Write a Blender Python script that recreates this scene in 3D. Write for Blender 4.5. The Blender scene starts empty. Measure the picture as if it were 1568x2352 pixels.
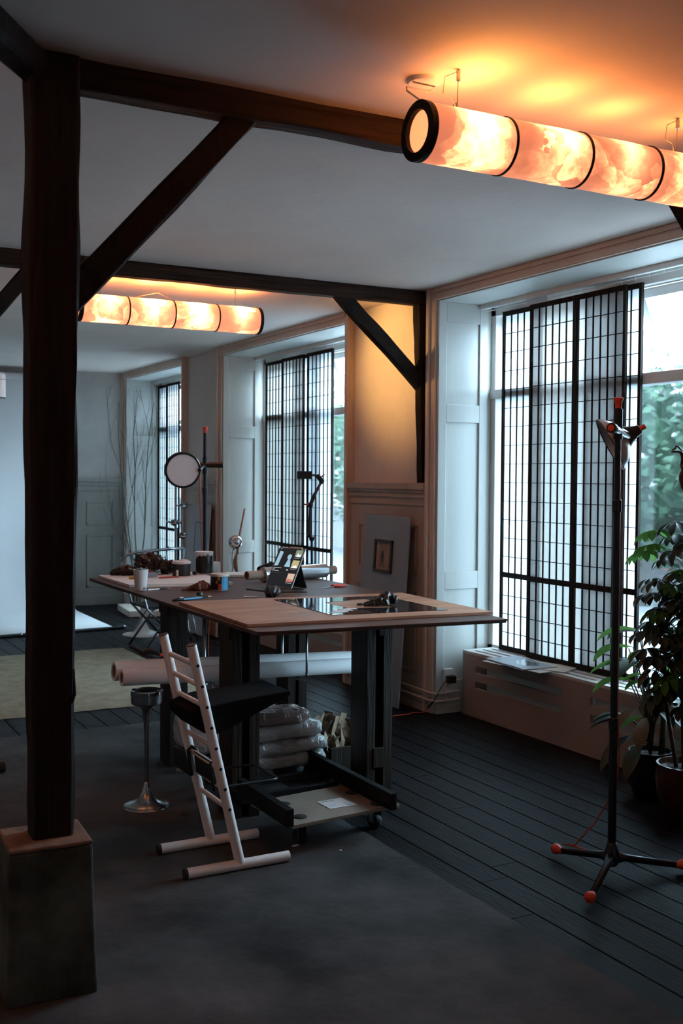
import bpy, math, random
from mathutils import Vector, Matrix, noise
sc = bpy.context.scene
COL = sc.collection
PI = math.pi
random.seed(7)

# ------------------------------------------------------------------ camera, sky, exposure
PITCH, YAW, ROLL, FPX = 0.0330069, 0.4950619, 0.0067572, 2476.0
cd = bpy.data.cameras.new('camera'); cam = bpy.data.objects.new('camera', cd); COL.objects.link(cam)
fwd = Vector((math.sin(YAW)*math.cos(PITCH), math.cos(YAW)*math.cos(PITCH), -math.sin(PITCH)))
rgt = Vector((math.cos(YAW), -math.sin(YAW), 0)); upv = rgt.cross(fwd)
r2 = math.cos(ROLL)*rgt + math.sin(ROLL)*upv; u2 = -math.sin(ROLL)*rgt + math.cos(ROLL)*upv
cam.matrix_world = Matrix(((r2.x, u2.x, -fwd.x, 0), (r2.y, u2.y, -fwd.y, 0), (r2.z, u2.z, -fwd.z, 1.6), (0, 0, 0, 1)))
cd.sensor_fit = 'VERTICAL'; cd.sensor_height = 24.0; cd.lens = 24.0*FPX/2352.0
cd.clip_start = 0.05; cd.clip_end = 200
cd.dof.use_dof = True; cd.dof.focus_distance = 4.9; cd.dof.aperture_fstop = 3.2
sc.camera = cam
w = bpy.data.worlds.new('overcast_sky'); sc.world = w; w.use_nodes = True
bg = w.node_tree.nodes['Background']
bg.inputs[0].default_value = (0.56, 0.80, 1.0, 1); bg.inputs[1].default_value = 14.0
sc.view_settings.view_transform = 'Standard'; sc.view_settings.look = 'None'
sc.view_settings.gamma = 1.0; sc.view_settings.exposure = 0.85; sc.view_settings.use_curve_mapping = False
sc.cycles.max_bounces = 10; sc.cycles.diffuse_bounces = 6; sc.cycles.glossy_bounces = 4
sc.cycles.transparent_max_bounces = 16; sc.cycles.transmission_bounces = 6
sc.cycles.sample_clamp_indirect = 6.0; sc.cycles.caustics_reflective = False; sc.cycles.caustics_refractive = False
LAMP_GAIN = 1.0
def portal(y0, y1, z0, z1, x=4.62):
    l = bpy.data.lights.new('window_portal', 'AREA'); l.shape = 'RECTANGLE'; l.size = z1-z0; l.size_y = y1-y0
    l.cycles.is_portal = True
    o = bpy.data.objects.new('window_portal', l); COL.objects.link(o)
    o.location = (x, (y0+y1)/2, (z0+z1)/2); o.rotation_euler = (0, PI/2, 0)
for a, b in ((-2.4, -1.5), (3.5, 6.08), (7.35, 9.88), (11.02, 13.05)): portal(a, b, .4, 2.78)

# ------------------------------------------------------------------ materials
M = {}
def newmat(n):
    m = bpy.data.materials.new(n); m.use_nodes = True; M[n] = m
    return m, m.node_tree.nodes, m.node_tree.links, m.node_tree.nodes['Principled BSDF']
def mat(n, c, rough=.6, metal=0, var=.12, scale=8, bump=0, bscale=60, stretch=None, c2=None, spec=None, coat=0, rvar=0, detail=5, lo_hi=(.3, .7)):
    m, N, L, P = newmat(n)
    P.inputs['Roughness'].default_value = rough; P.inputs['Metallic'].default_value = metal
    if spec is not None: P.inputs['Specular IOR Level'].default_value = spec
    if coat: P.inputs['Coat Weight'].default_value = coat; P.inputs['Coat Roughness'].default_value = .15
    tc = N.new('ShaderNodeTexCoord'); mp = N.new('ShaderNodeMapping'); L.new(tc.outputs['Object'], mp.inputs[0])
    if stretch: mp.inputs['Scale'].default_value = stretch
    nz = N.new('ShaderNodeTexNoise'); nz.inputs['Scale'].default_value = scale; nz.inputs['Detail'].default_value = detail
    nz.inputs['Roughness'].default_value = .6; L.new(mp.outputs[0], nz.inputs[0])
    rp = N.new('ShaderNodeValToRGB'); e = rp.color_ramp.elements; e[0].position, e[1].position = lo_hi
    lo = c2 if c2 else tuple(v*(1-var) for v in c); hi = c if c2 else tuple(min(1, v*(1+var)) for v in c)
    e[0].color = (*lo, 1); e[1].color = (*hi, 1)
    L.new(nz.outputs['Fac'], rp.inputs[0]); L.new(rp.outputs[0], P.inputs['Base Color'])
    if rvar:
        mr = N.new('ShaderNodeMapRange'); mr.inputs[3].default_value = max(.02, rough-rvar); mr.inputs[4].default_value = rough+rvar
        L.new(nz.outputs['Fac'], mr.inputs[0]); L.new(mr.outputs[0], P.inputs['Roughness'])
    if bump:
        n2 = N.new('ShaderNodeTexNoise'); n2.inputs['Scale'].default_value = bscale; n2.inputs['Detail'].default_value = 4
        L.new(mp.outputs[0], n2.inputs[0]); b = N.new('ShaderNodeBump'); b.inputs['Strength'].default_value = bump
        b.inputs['Distance'].default_value = .01; L.new(n2.outputs['Fac'], b.inputs['Height']); L.new(b.outputs[0], P.inputs['Normal'])
    return m
mat('plaster_ceiling', (.80, .69, .63), .85, var=.05, scale=1.6, bump=.25, bscale=14)
mat('plaster_wall', (.64, .56, .52), .85, var=.06, scale=2.5, bump=.2, bscale=25)
mat('trim_paint', (.72, .57, .48), .5, c2=(.54, .42, .35), scale=1.6, stretch=(1, 1, .45), bump=.12, bscale=40)
mat('dado_paint', (.54, .425, .355), .5, c2=(.34, .27, .22), scale=1.5, stretch=(1, 1, .4), bump=.1, bscale=30)
mat('reveal_paint', (.60, .60, .57), .45, c2=(.47, .48, .45), scale=1.3, stretch=(1, 1, .3), bump=.08, bscale=30)
mat('white_frame', (.74, .74, .72), .4, var=.04)
mat('radiator_top_lit', (.62, .60, .57), .5, var=.03)  # cover colour lightened for the window light falling on its top
mat('radiator_board', (.37, .265, .22), .6, var=.05, scale=3)
mat('radiator_white', (.6, .6, .58), .4, var=.03)
for ax, st in (('x', (.35, 6, 6)), ('z', (6, 6, .35)), ('d', (2, 2, 2))):
    mat('old_timber_'+ax, ((.055, .026, .016) if ax == 'x' else (.024, .014, .010)), .7, c2=(.008, .005, .004), scale=5, stretch=st, bump=.9, bscale=9, spec=.16)
mat('stone_plinth', (.12, .14, .125), .85, c2=(.016, .020, .019), scale=4.2, bump=.5, bscale=22, spec=.2)
mat('brick_cap', (.28, .17, .12), .9, c2=(.15, .09, .065), scale=9, bump=.5, bscale=30, spec=.1)
mat('floor_boards', (.0125, .0125, .0145), .48, c2=(.003, .003, .0035), scale=2.2, stretch=(5, .8, 1), bump=.3, bscale=16, rvar=.12, spec=.08, lo_hi=(.36, .66))
mat('concrete', (.098, .093, .092), .7, c2=(.018, .017, .017), scale=1.5, bump=.3, bscale=24, rvar=.12, detail=12, spec=.14, lo_hi=(.34, .66))
mat('rug_wool', (.36, .31, .22), .95, c2=(.23, .20, .145), scale=9, bump=1.0, bscale=160, spec=.05)
mat('paper_backdrop', (.62, .62, .63), .8, var=.03, scale=2)
mat('tabletop_ply', (.12, .055, .038), .48, c2=(.052, .029, .023), scale=3, stretch=(1.2, 5, 1), bump=.25, bscale=20, rvar=.12, spec=.22)
mat('ply_edge', (.07, .04, .03), .7, c2=(.03, .02, .016), scale=30, stretch=(.3, .3, 6))
mat('board_wood', (.52, .27, .165), .5, c2=(.27, .12, .075), scale=2.2, stretch=(1, 5, 1), bump=.2, bscale=25, rvar=.1, spec=.25)
mat('leg_wood', (.028, .019, .013), .6, c2=(.010, .007, .0055), scale=5, stretch=(6, 6, .4), bump=.4, bscale=14, spec=.18)
mat('black_wood', (.012, .011, .010), .6, c2=(.006, .006, .006), scale=5, stretch=(6, .5, 6), bump=.4, bscale=14, spec=.18)
mat('dolly_board', (.30, .25, .20), .6, c2=(.20, .165, .135), scale=5, bump=.1)
mat('black_metal', (.010, .011, .013), .38, var=.1)
mat('black_plastic', (.008, .008, .009), .5, var=.1)
mat('rubber', (.015, .015, .016), .7, var=.1)
mat('red_plastic', (.72, .075, .03), .45, var=.05)
mat('orange_cable', (.62, .085, .025), .5, var=.05)
mat('chrome', (.55, .56, .58), .12, metal=1, var=.05)
mat('dull_chrome', (.34, .34, .35), .27, metal=1, var=.12)
mat('steel_rod', (.35, .37, .40), .25, metal=1, var=.05)
mat('white_tube', (.86, .82, .80), .4, var=.03)
mat('ladder_rung', (.74, .60, .53), .45, var=.06)
mat('seat_felt', (.006, .007, .008), .95, var=.1, spec=.1)
mat('black_lamp', (.004, .006, .010), .33, var=.1)
mat('shade_silver', (.60, .60, .60), .30, metal=.35, var=.03)
mat('diffuser', (.86, .82, .83), .5, var=.01)
mat('roll_paper', (.84, .84, .85), .7, var=.02)
mat('plaster_far_shaded', (.46, .43, .40), .85, c2=(.30, .28, .26), scale=1.2)  # wall plaster darkened to hold the shade at the far end
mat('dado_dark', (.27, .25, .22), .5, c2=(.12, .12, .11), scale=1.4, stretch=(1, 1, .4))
mat('paper_white', (.68, .64, .62), .7, var=.03)
mat('paper_cream', (.66, .58, .50), .75, var=.05)
mat('cardboard', (.38, .27, .20), .8, var=.08)
mat('kraft_paper', (.30, .21, .14), .8, c2=(.20, .135, .09), scale=7)
mat('brown_clay', (.20, .05, .022), .5, c2=(.06, .018, .010), scale=14, bump=.6, bscale=40)
mat('dark_wax', (.012, .009, .008), .22, c2=(.030, .012, .007), scale=9, bump=.5, bscale=24)
mat('black_wax', (.006, .006, .006), .3, c2=(.015, .012, .011), scale=12, bump=.5, bscale=30)
mat('grey_wax', (.045, .045, .048), .25, var=.3, scale=10, bump=.3, bscale=20)
mat('black_cloth', (.006, .006, .007), .95, var=.1)
mat('red_pencil', (.42, .045, .04), .5, var=.05)
mat('scissor_red', (.75, .08, .06), .4, var=.05)
mat('pale_panel', (.27, .33, .39), .42, var=.04, scale=3)
mat('grey_panel', (.40, .40, .42), .55, var=.04, scale=3)
mat('picture_amber', (.42, .27, .15), .4, c2=(.30, .17, .09), scale=4)
mat('picture_dark', (.06, .045, .035), .4, var=.3, scale=9)
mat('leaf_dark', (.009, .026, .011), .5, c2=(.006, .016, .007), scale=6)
mat('leaf_bright', (.075, .17, .03), .4, c2=(.03, .08, .018), scale=5)
mat('leaf_brown', (.16, .085, .04), .6, c2=(.07, .05, .025), scale=8)
mat('plant_stem', (.05, .04, .025), .7, var=.2)
mat('pot_red', (.045, .012, .008), .22, var=.15)
mat('pot_black', (.006, .007, .009), .35, var=.15)
mat('soil', (.02, .014, .010), .95, var=.4, scale=30, bump=1, bscale=60)
mat('bark', (.16, .13, .10), .8, c2=(.07, .055, .045), scale=12)
mat('ornament_wood', (.05, .02, .012), .35, var=.2)
mat('blue_print', (.05, .30, .52), .45, var=.1)
mat('navy', (.02, .045, .10), .35, var=.1)
mat('mustard', (.42, .24, .03), .5, var=.05)
mat('orange_print', (.60, .17, .02), .5, var=.05)
mat('black_print', (.010, .009, .009), .5, var=.05)
mat('brick_red', (.38, .04, .02), .5, var=.05)
mat('tree_leaf_hazy', (.05, .115, .06), .6, c2=(.022, .06, .04), scale=1.3)  # leaf green lightened and blued, haze of the glass is in the colour
mat('tree_leaf_pale', (.10, .17, .09), .6, c2=(.04, .09, .04), scale=1.3)
mat('blossom', (.6, .55, .55), .7, var=.1)
mat('street', (.28, .28, .29), .9, var=.1, scale=.4)
mat('low_wall', (.22, .21, .22), .9, var=.2, scale=1)
mat('far_house', (.55, .55, .55), .9, var=.1, scale=.5)
mat('tree_bark', (.08, .06, .05), .9, var=.2)
mat('amber_bit', (.35, .13, .04), .35, var=.2)
mat('brush_wood', (.28, .12, .05), .5, var=.15)

def transl(n, c, gloss=.0, mixd=.35, fiber=20, contrast=.06):
    m, N, L, P = newmat(n); N.remove(P); out = N['Material Output']
    t = N.new('ShaderNodeBsdfTranslucent'); d = N.new('ShaderNodeBsdfDiffuse'); mx = N.new('ShaderNodeMixShader')
    mx.inputs[0].default_value = mixd
    nz = N.new('ShaderNodeTexNoise'); nz.inputs['Scale'].default_value = fiber; nz.inputs['Detail'].default_value = 6
    tc = N.new('ShaderNodeTexCoord'); L.new(tc.outputs['Object'], nz.inputs[0])
    rp = N.new('ShaderNodeValToRGB'); rp.color_ramp.elements[0].color = (*[v*(1-contrast) for v in c], 1); rp.color_ramp.elements[1].color = (*c, 1)
    L.new(nz.outputs['Fac'], rp.inputs[0]); L.new(rp.outputs[0], t.inputs[0]); L.new(rp.outputs[0], d.inputs[0])
    L.new(t.outputs[0], mx.inputs[1]); L.new(d.outputs[0], mx.inputs[2]); L.new(mx.outputs[0], out.inputs[0])
transl('shoji_paper_thick', (.60, .58, .56), mixd=.3); transl('shoji_paper_thin', (.80, .81, .82), mixd=.10)
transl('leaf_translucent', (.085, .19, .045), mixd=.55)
def glassmat(n, tint, refl):
    m, N, L, P = newmat(n); N.remove(P); out = N['Material Output']
    t = N.new('ShaderNodeBsdfTransparent'); t.inputs[0].default_value = (*tint, 1)
    g = N.new('ShaderNodeBsdfGlossy'); g.inputs['Roughness'].default_value = .02; g.inputs[0].default_value = (1, 1, 1, 1)
    fr = N.new('ShaderNodeFresnel'); fr.inputs[0].default_value = 1.45
    mu = N.new('ShaderNodeMath'); mu.operation = 'MULTIPLY'; mu.inputs[1].default_value = refl; L.new(fr.outputs[0], mu.inputs[0])
    mx = N.new('ShaderNodeMixShader'); L.new(mu.outputs[0], mx.inputs[0]); L.new(t.outputs[0], mx.inputs[1]); L.new(g.outputs[0], mx.inputs[2])
    L.new(mx.outputs[0], out.inputs[0])
glassmat('window_glass', (.95, .98, .975), .8)
m, N, L, P = newmat('dark_sheet'); P.inputs['Base Color'].default_value = (.02, .018, .018, 1); P.inputs['Roughness'].default_value = .06; P.inputs['Specular IOR Level'].default_value = .9
m, N, L, P = newmat('plastic_wrap')
P.inputs['Base Color'].default_value = (.58, .59, .59, 1); P.inputs['Roughness'].default_value = .2; P.inputs['Coat Weight'].default_value = .8; P.inputs['Coat Roughness'].default_value = .1
nz = N.new('ShaderNodeTexNoise'); nz.inputs['Scale'].default_value = 16; nz.inputs['Detail'].default_value = 3; nz.inputs['Distortion'].default_value = 1.2
tc = N.new('ShaderNodeTexCoord'); L.new(tc.outputs['Object'], nz.inputs[0]); b = N.new('ShaderNodeBump'); b.inputs['Strength'].default_value = .9; b.inputs['Distance'].default_value = .02
L.new(nz.outputs['Fac'], b.inputs['Height']); L.new(b.outputs[0], P.inputs['Normal']); L.new(b.outputs[0], P.inputs['Coat Normal'])
m2 = m.copy(); m2.name = 'plastic_wrap_red'; M['plastic_wrap_red'] = m2; m2.node_tree.nodes['Principled BSDF'].inputs['Base Color'].default_value = (.34, .24, .22, 1)
m, N, L, P = newmat('clear_film'); P.inputs['Base Color'].default_value = (.50, .51, .53, 1); P.inputs['Roughness'].default_value = .16; P.inputs['Metallic'].default_value = .55
def emis(n, c, s):
    m, N, L, P = newmat(n); P.inputs['Base Color'].default_value = (*[v*.3 for v in c], 1)
    P.inputs['Emission Color'].default_value = (*c, 1); P.inputs['Emission Strength'].default_value = s
emis('screen_black', (.012, .015, .018), .5); emis('screen_blue', (.30, .48, .62), .6); emis('screen_green', (.25, .33, .22), .5)
emis('screen_yellow', (.55, .50, .25), .5); emis('screen_red', (.62, .22, .18), .5); emis('screen_white', (.8, .85, .9), .6); emis('screen_peach', (.75, .55, .42), .5)
def lampshade(n, gain, seed):
    m, N, L, P = newmat(n); out = N['Material Output']
    P.inputs['Base Color'].default_value = (.5, .26, .16, 1); P.inputs['Roughness'].default_value = .7
    tc = N.new('ShaderNodeTexCoord'); mp = N.new('ShaderNodeMapping')
    oi = N.new('ShaderNodeObjectInfo'); vm = N.new('ShaderNodeVectorMath'); vm.operation = 'SCALE'; vm.inputs[0].default_value = (9, 5, 3); L.new(oi.outputs['Random'], vm.inputs['Scale']); L.new(vm.outputs[0], mp.inputs['Location'])
    L.new(tc.outputs['Object'], mp.inputs[0])
    a = N.new('ShaderNodeTexVoronoi'); a.feature = 'F1'; a.distance = 'MINKOWSKI'; a.inputs['Scale'].default_value = 6; a.inputs['Exponent'].default_value = 1.3
    nz = N.new('ShaderNodeTexNoise'); nz.inputs['Scale'].default_value = 22; nz.inputs['Detail'].default_value = 9; nz.inputs['Roughness'].default_value = .65
    for q in (a, nz): L.new(mp.outputs[0], q.inputs[0])
    # a bulb behind the middle of each 0.305 m drum: brightness falls off with the distance along the drum
    sx = N.new('ShaderNodeSeparateXYZ'); L.new(tc.outputs['Object'], sx.inputs[0])
    def mth(op, x, y=None, cl=False):
        q = N.new('ShaderNodeMath'); q.operation = op; q.use_clamp = cl
        for k, v in enumerate((x, y)):
            if v is None: continue
            if isinstance(v, (int, float)): q.inputs[k].default_value = v
            else: L.new(v, q.inputs[k])
        return q.outputs[0]
    d = mth('ABSOLUTE', mth('SUBTRACT', sx.outputs[0], .02)); k = mth('SUBTRACT', 1.0, mth('MULTIPLY', d, 7.5), True)
    k = mth('POWER', k, 1.2)
    zz = mth('ADD', mth('MULTIPLY', sx.outputs[2], 4.5), .72)
    wob = N.new('ShaderNodeTexNoise'); wob.inputs['Scale'].default_value = 14; wob.inputs['Detail'].default_value = 5; L.new(mp.outputs[0], wob.inputs[0])
    vs_ = N.new('ShaderNodeVectorMath'); vs_.operation = 'MULTIPLY_ADD'; vs_.inputs[1].default_value = (.05, .05, .05); L.new(wob.outputs['Color'], vs_.inputs[0]); L.new(mp.outputs[0], vs_.inputs[2])
    cel = N.new('ShaderNodeTexVoronoi'); cel.inputs['Scale'].default_value = 8; L.new(vs_.outputs[0], cel.inputs[0])
    cel2 = N.new('ShaderNodeTexVoronoi'); cel2.inputs['Scale'].default_value = 5.1; L.new(vs_.outputs[0], cel2.inputs[0])
    c1 = N.new('ShaderNodeSeparateXYZ'); L.new(cel.outputs['Color'], c1.inputs[0]); c2 = N.new('ShaderNodeSeparateXYZ'); L.new(cel2.outputs['Color'], c2.inputs[0])
    cells = mth('ADD', mth('MULTIPLY', c1.outputs[0], .5), mth('MULTIPLY', c2.outputs[1], .5))
    step = N.new('ShaderNodeMapRange'); step.inputs[1].default_value = .15; step.inputs[2].default_value = .75; L.new(cells, step.inputs[0])
    vor = mth('SUBTRACT', 1.0, mth('MULTIPLY', a.outputs['Distance'], .8), True)
    patch = mth('MULTIPLY', mth('ADD', mth('MULTIPLY', step.outputs[0], .62), mth('MULTIPLY', vor, .38)), mth('ADD', mth('MULTIPLY', nz.outputs['Fac'], 1.7), -.08))
    heat = mth('ADD', mth('MULTIPLY', mth('MULTIPLY', k, zz), mth('ADD', mth('MULTIPLY', patch, .75), .30)), mth('MULTIPLY', patch, .38), True)
    rc = N.new('ShaderNodeValToRGB'); e = rc.color_ramp.elements
    e[0].position = .08; e[0].color = (.55, .15, .075, 1); e[1].position = 1; e[1].color = (1, .41, .105, 1)
    for p_, c_ in ((.35, (.95, .30, .12, 1)), (.60, (1, .33, .07, 1))): q = e.new(p_); q.color = c_
    st = mth('MULTIPLY', mth('ADD', mth('MULTIPLY', mth('POWER', heat, 3.2), 34.0), .72), gain)
    L.new(heat, rc.inputs[0]); L.new(rc.outputs[0], P.inputs['Emission Color']); L.new(st, P.inputs['Emission Strength'])
lampshade('lamp_parchment', 1.0*LAMP_GAIN, 1.3); lampshade('lamp_parchment_hot', 1.55*LAMP_GAIN, 4.1)
m, N, L, P = newmat('lamp_inner'); P.inputs['Base Color'].default_value = (.6, .3, .18, 1)
P.inputs['Emission Color'].default_value = (1, .36, .15, 1); P.inputs['Emission Strength'].default_value = .62

# ------------------------------------------------------------------ mesh helpers
class MB:
    def __init__(s): s.v = []; s.f = []
    def add(s, vs, fs):
        n = len(s.v); s.v += [Vector(p) for p in vs]; s.f += [tuple(n+i for i in f) for f in fs]; return s
    def box(s, x0, x1, y0, y1, z0, z1):
        return s.add([(x, y, z) for x in (x0, x1) for y in (y0, y1) for z in (z0, z1)],
                     [(0, 1, 3, 2), (4, 6, 7, 5), (0, 4, 5, 1), (2, 3, 7, 6), (0, 2, 6, 4), (1, 5, 7, 3)])
    def obox(s, c, size, R):
        c = Vector(c); h = [v/2 for v in size]
        return s.add([c + R @ Vector((x*h[0], y*h[1], z*h[2])) for x in (-1, 1) for y in (-1, 1) for z in (-1, 1)],
                     [(0, 1, 3, 2), (4, 6, 7, 5), (0, 4, 5, 1), (2, 3, 7, 6), (0, 2, 6, 4), (1, 5, 7, 3)])
    def quad(s, a, b, c, d): return s.add([a, b, c, d], [(0, 1, 2, 3)])
    def prism(s, poly, z0, z1):
        n = len(poly)
        return s.add([(x, y, z0) for x, y in poly]+[(x, y, z1) for x, y in poly],
                     [tuple(range(n))[::-1], tuple(range(n, 2*n))]+[(i, (i+1) % n, n+(i+1) % n, n+i) for i in range(n)])
    def extr(s, poly, d):
        n = len(poly); d = Vector(d)
        return s.add([Vector(p) for p in poly]+[Vector(p)+d for p in poly],
                     [tuple(range(n))[::-1], tuple(range(n, 2*n))]+[(i, (i+1) % n, n+(i+1) % n, n+i) for i in range(n)])
    def tube(s, pts, r, seg=10, caps=True, closed=False):
        pts = [Vector(p) for p in pts]; n = len(pts); rr = r if isinstance(r, (list, tuple)) else [r]*n
        vs = []; prev = None
        for i, p in enumerate(pts):
            if closed: t = pts[(i+1) % n]-pts[i-1]
            else: t = pts[min(i+1, n-1)]-pts[max(i-1, 0)]
            t.normalize()
            if prev is None: a = t.orthogonal().normalized()
            else:
                a = prev-t*prev.dot(t); a = a.normalized() if a.length > 1e-6 else t.orthogonal().normalized()
            prev = a; b = t.cross(a)
            vs += [p+(a*math.cos(2*PI*k/seg)+b*math.sin(2*PI*k/seg))*rr[i] for k in range(seg)]
        fs = [(i*seg+k, i*seg+(k+1) % seg, (i+1)*seg+(k+1) % seg, (i+1)*seg+k) for i in range(n-1) for k in range(seg)]
        if closed: fs += [((n-1)*seg+k, (n-1)*seg+(k+1) % seg, (k+1) % seg, k) for k in range(seg)]
        elif caps: fs += [tuple(range(seg))[::-1], tuple(range((n-1)*seg, n*seg))]
        return s.add(vs, fs)
    def lathe(s, prof, c, axis=(0, 0, 1), seg=32, caps=True):
        ax = Vector(axis).normalized(); a = ax.orthogonal().normalized(); b = ax.cross(a); c = Vector(c)
        vs = [c+ax*h+(a*math.cos(2*PI*k/seg)+b*math.sin(2*PI*k/seg))*max(r, 1e-4) for r, h in prof for k in range(seg)]
        n = len(prof)
        fs = [(i*seg+k, i*seg+(k+1) % seg, (i+1)*seg+(k+1) % seg, (i+1)*seg+k) for i in range(n-1) for k in range(seg)]
        if caps: fs += [tuple(range(seg))[::-1], tuple(range((n-1)*seg, n*seg))]
        return s.add(vs, fs)
    def ball(s, c, r, sc_=(1, 1, 1), nz=0, freq=2, seed=0, seg=20, rings=12, flat=None, R=None):
        c = Vector(c); vs = []
        for i in range(rings+1):
            th = PI*i/rings
            for k in range(seg):
                ph = 2*PI*k/seg; d = Vector((math.sin(th)*math.cos(ph), math.sin(th)*math.sin(ph), math.cos(th)))
                f = 1+nz*(noise.fractal(d*freq+Vector((seed, seed*2.3, 0)), 1, 2, 4)) if nz else 1
                p = Vector((d.x*sc_[0], d.y*sc_[1], d.z*sc_[2]))*r*f
                if R is not None: p = R @ p
                p = c+p
                if flat is not None: p.z = max(p.z, flat)
                vs.append(p)
        fs = [(i*seg+k, (i+1)*seg+k, (i+1)*seg+(k+1) % seg, i*seg+(k+1) % seg) for i in range(rings) for k in range(seg)]
        return s.add(vs, fs)
    def build(s, name, m, parent=None, smooth=False, bevel=0, sub=0, solid=0, seg=2, angle=None):
        me = bpy.data.meshes.new(name); o = bpy.data.objects.new(name, me)
        if parent is None:
            xs = [v.x for v in s.v]; ys = [v.y for v in s.v]; zs = [v.z for v in s.v]
            org = Vector(((min(xs)+max(xs))/2, (min(ys)+max(ys))/2, min(zs)))
            loc = org
        else:
            xs = [v.x for v in s.v]; ys = [v.y for v in s.v]; zs = [v.z for v in s.v]
            org = Vector(((min(xs)+max(xs))/2, (min(ys)+max(ys))/2, (min(zs)+max(zs))/2))
            loc = org-WORLD[parent.name]
        me.from_pydata([v-org for v in s.v], [], s.f); me.update()
        me.materials.append(M[m]); WORLD[o.name] = org; o.location = loc; COL.objects.link(o)
        if parent is not None: o.parent = parent
        if smooth:
            for p in me.polygons: p.use_smooth = True
            if smooth == 'auto':
                try:
                    me.set_sharp_from_angle(angle=math.radians(angle or 35))
                except Exception: pass
        if solid: q = o.modifiers.new('solid', 'SOLIDIFY'); q.thickness = solid; q.offset = 0
        if bevel: q = o.modifiers.new('bevel', 'BEVEL'); q.width = bevel; q.segments = seg; q.limit_method = 'ANGLE'
        if sub: q = o.modifiers.new('sub', 'SUBSURF'); q.levels = sub; q.render_levels = sub
        return o
WORLD = {}
def tag(o, label, cat, group=None):
    o['label'] = label; o['category'] = cat
    if group: o['group'] = group
    return o
def struct(o): o['kind'] = 'structure'; return o
def thing(name, label, cat, loc, group=None):
    o = bpy.data.objects.new(name, None); o.empty_display_size = .05; COL.objects.link(o); o.location = loc
    WORLD[o.name] = Vector(loc); return tag(o, label, cat, group)
def copy_tree(o, parent=None):
    c = o.copy(); COL.objects.link(c); c.parent = parent; WORLD[c.name] = WORLD.get(o.name, Vector())
    for ch in list(o.children): copy_tree(ch, c)
    return c
def hewn(pA, pB, w, h, up=(0, 0, 1), seed=0, nz=.006, ch=.012, step=.10, taper=1.0):
    """a hand-hewn timber: chamfered section swept with jitter; w across, h along up"""
    A = Vector(pA); B = Vector(pB); t = (B-A); Ln = t.length; t.normalize(); u = Vector(up); u = (u-t*u.dot(t)).normalized(); s_ = t.cross(u)
    n = max(3, int(Ln/step)); mb = MB(); vs = []
    for i in range(n+1):
        f = i/n; k = 1+(taper-1)*f; W, H = w/2*k, h/2*k; p = A+t*Ln*f
        for j, (a, b) in enumerate(((-W, -H+ch), (-W, H-ch), (-W+ch, H), (W-ch, H), (W, H-ch), (W, -H+ch), (W-ch, -H), (-W+ch, -H))):
            q = noise.noise(Vector((f*Ln*3.1, j//2*1.7, seed)))*nz*2+noise.noise(Vector((f*Ln*11, j*1.3, seed+5)))*nz*.6
            l_ = math.hypot(a, b); vs.append(p+s_*(a*(1+q/l_))+u*(b*(1+q/l_)))
    fs = [(i*8+j, i*8+(j+1) % 8, (i+1)*8+(j+1) % 8, (i+1)*8+j) for i in range(n) for j in range(8)]
    fs += [tuple(range(8))[::-1], tuple(range(n*8, n*8+8))]
    return mb.add(vs, fs)
def Rz(a): return Matrix.Rotation(a, 3, 'Z')

# ------------------------------------------------------------------ floor, ceiling, walls
CE = 2.86; XW = 4.0
mb = MB(); X = 2.49-.1375*40; k = 0
while X < 4.5:
    r = random.Random(k); y = -2.6 - r.random()*2
    while y < 13.3:
        l = 2.2+r.random()*2.2; a, b_ = max(y, -2.5), min(y+l, 13.2)
        if b_ > a: 
            if X+.1375 <= 2.37: a = max(a, 6.685)
            if b_ > a+.01: mb.box(X+.0028, X+.1347, a+.001, b_-.001, -.03, 0+(r.random()-.5)*.0006)
        y += l
    X += .1375; k += 1
struct(mb.build('floor', 'floor_boards', bevel=.0015, seg=1))
mb = MB().box(-3, 4.6, -2.5, 13.3, -.06, -.028); struct(mb.build('floor_base', 'black_print'))
# worn concrete slab with a ragged rim
mb = MB(); pts = [(-3, -2.5)]
y = -2.5
while y < 6.68: pts.append((2.378+noise.noise(Vector((y*5, 0, 1)))*.010, y)); y += .06
x = 2.378
while x > -3: pts.append((x, 6.683+noise.noise(Vector((x*4, 3, 1)))*.006)); x -= .08
pts.append((-3, 6.683)); mb.prism(pts, -.025, .002); struct(mb.build('floor_concrete', 'concrete'))
struct(MB().box(-3, 4.62, -2.5, 13.3, CE, CE+.08).build('ceiling', 'plaster_ceiling'))
struct(MB().box(-3.1, -3, -2.5, 13.3, 0, CE).build('wall_left', 'plaster_wall'))
struct(MB().box(-3, 4.6, -2.6, -2.5, 0, CE).build('wall_back', 'plaster_wall'))
struct(MB().box(-3, 4.6, 13.12, 13.25, 0, CE).build('wall_far', 'plaster_far_shaded'))
# window wall: openings
OP = ((-2.4, -1.5), (3.50, 6.08), (7.35, 9.88), (11.02, 13.05))
SOF = 2.785
mb = MB()
for a, b_ in ((-2.5, -2.4), (-1.5, 3.50), (6.08, 7.35), (9.88, 11.02), (13.05, 13.12)): mb.box(4.03, 4.60, a, b_, 0, CE)
for a, b_ in OP: mb.box(4.03, 4.60, a, b_, SOF, CE); mb.box(4.44, 4.60, a, b_, -.4, .40)
struct(mb.build('wall_right', 'plaster_wall'))
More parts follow.
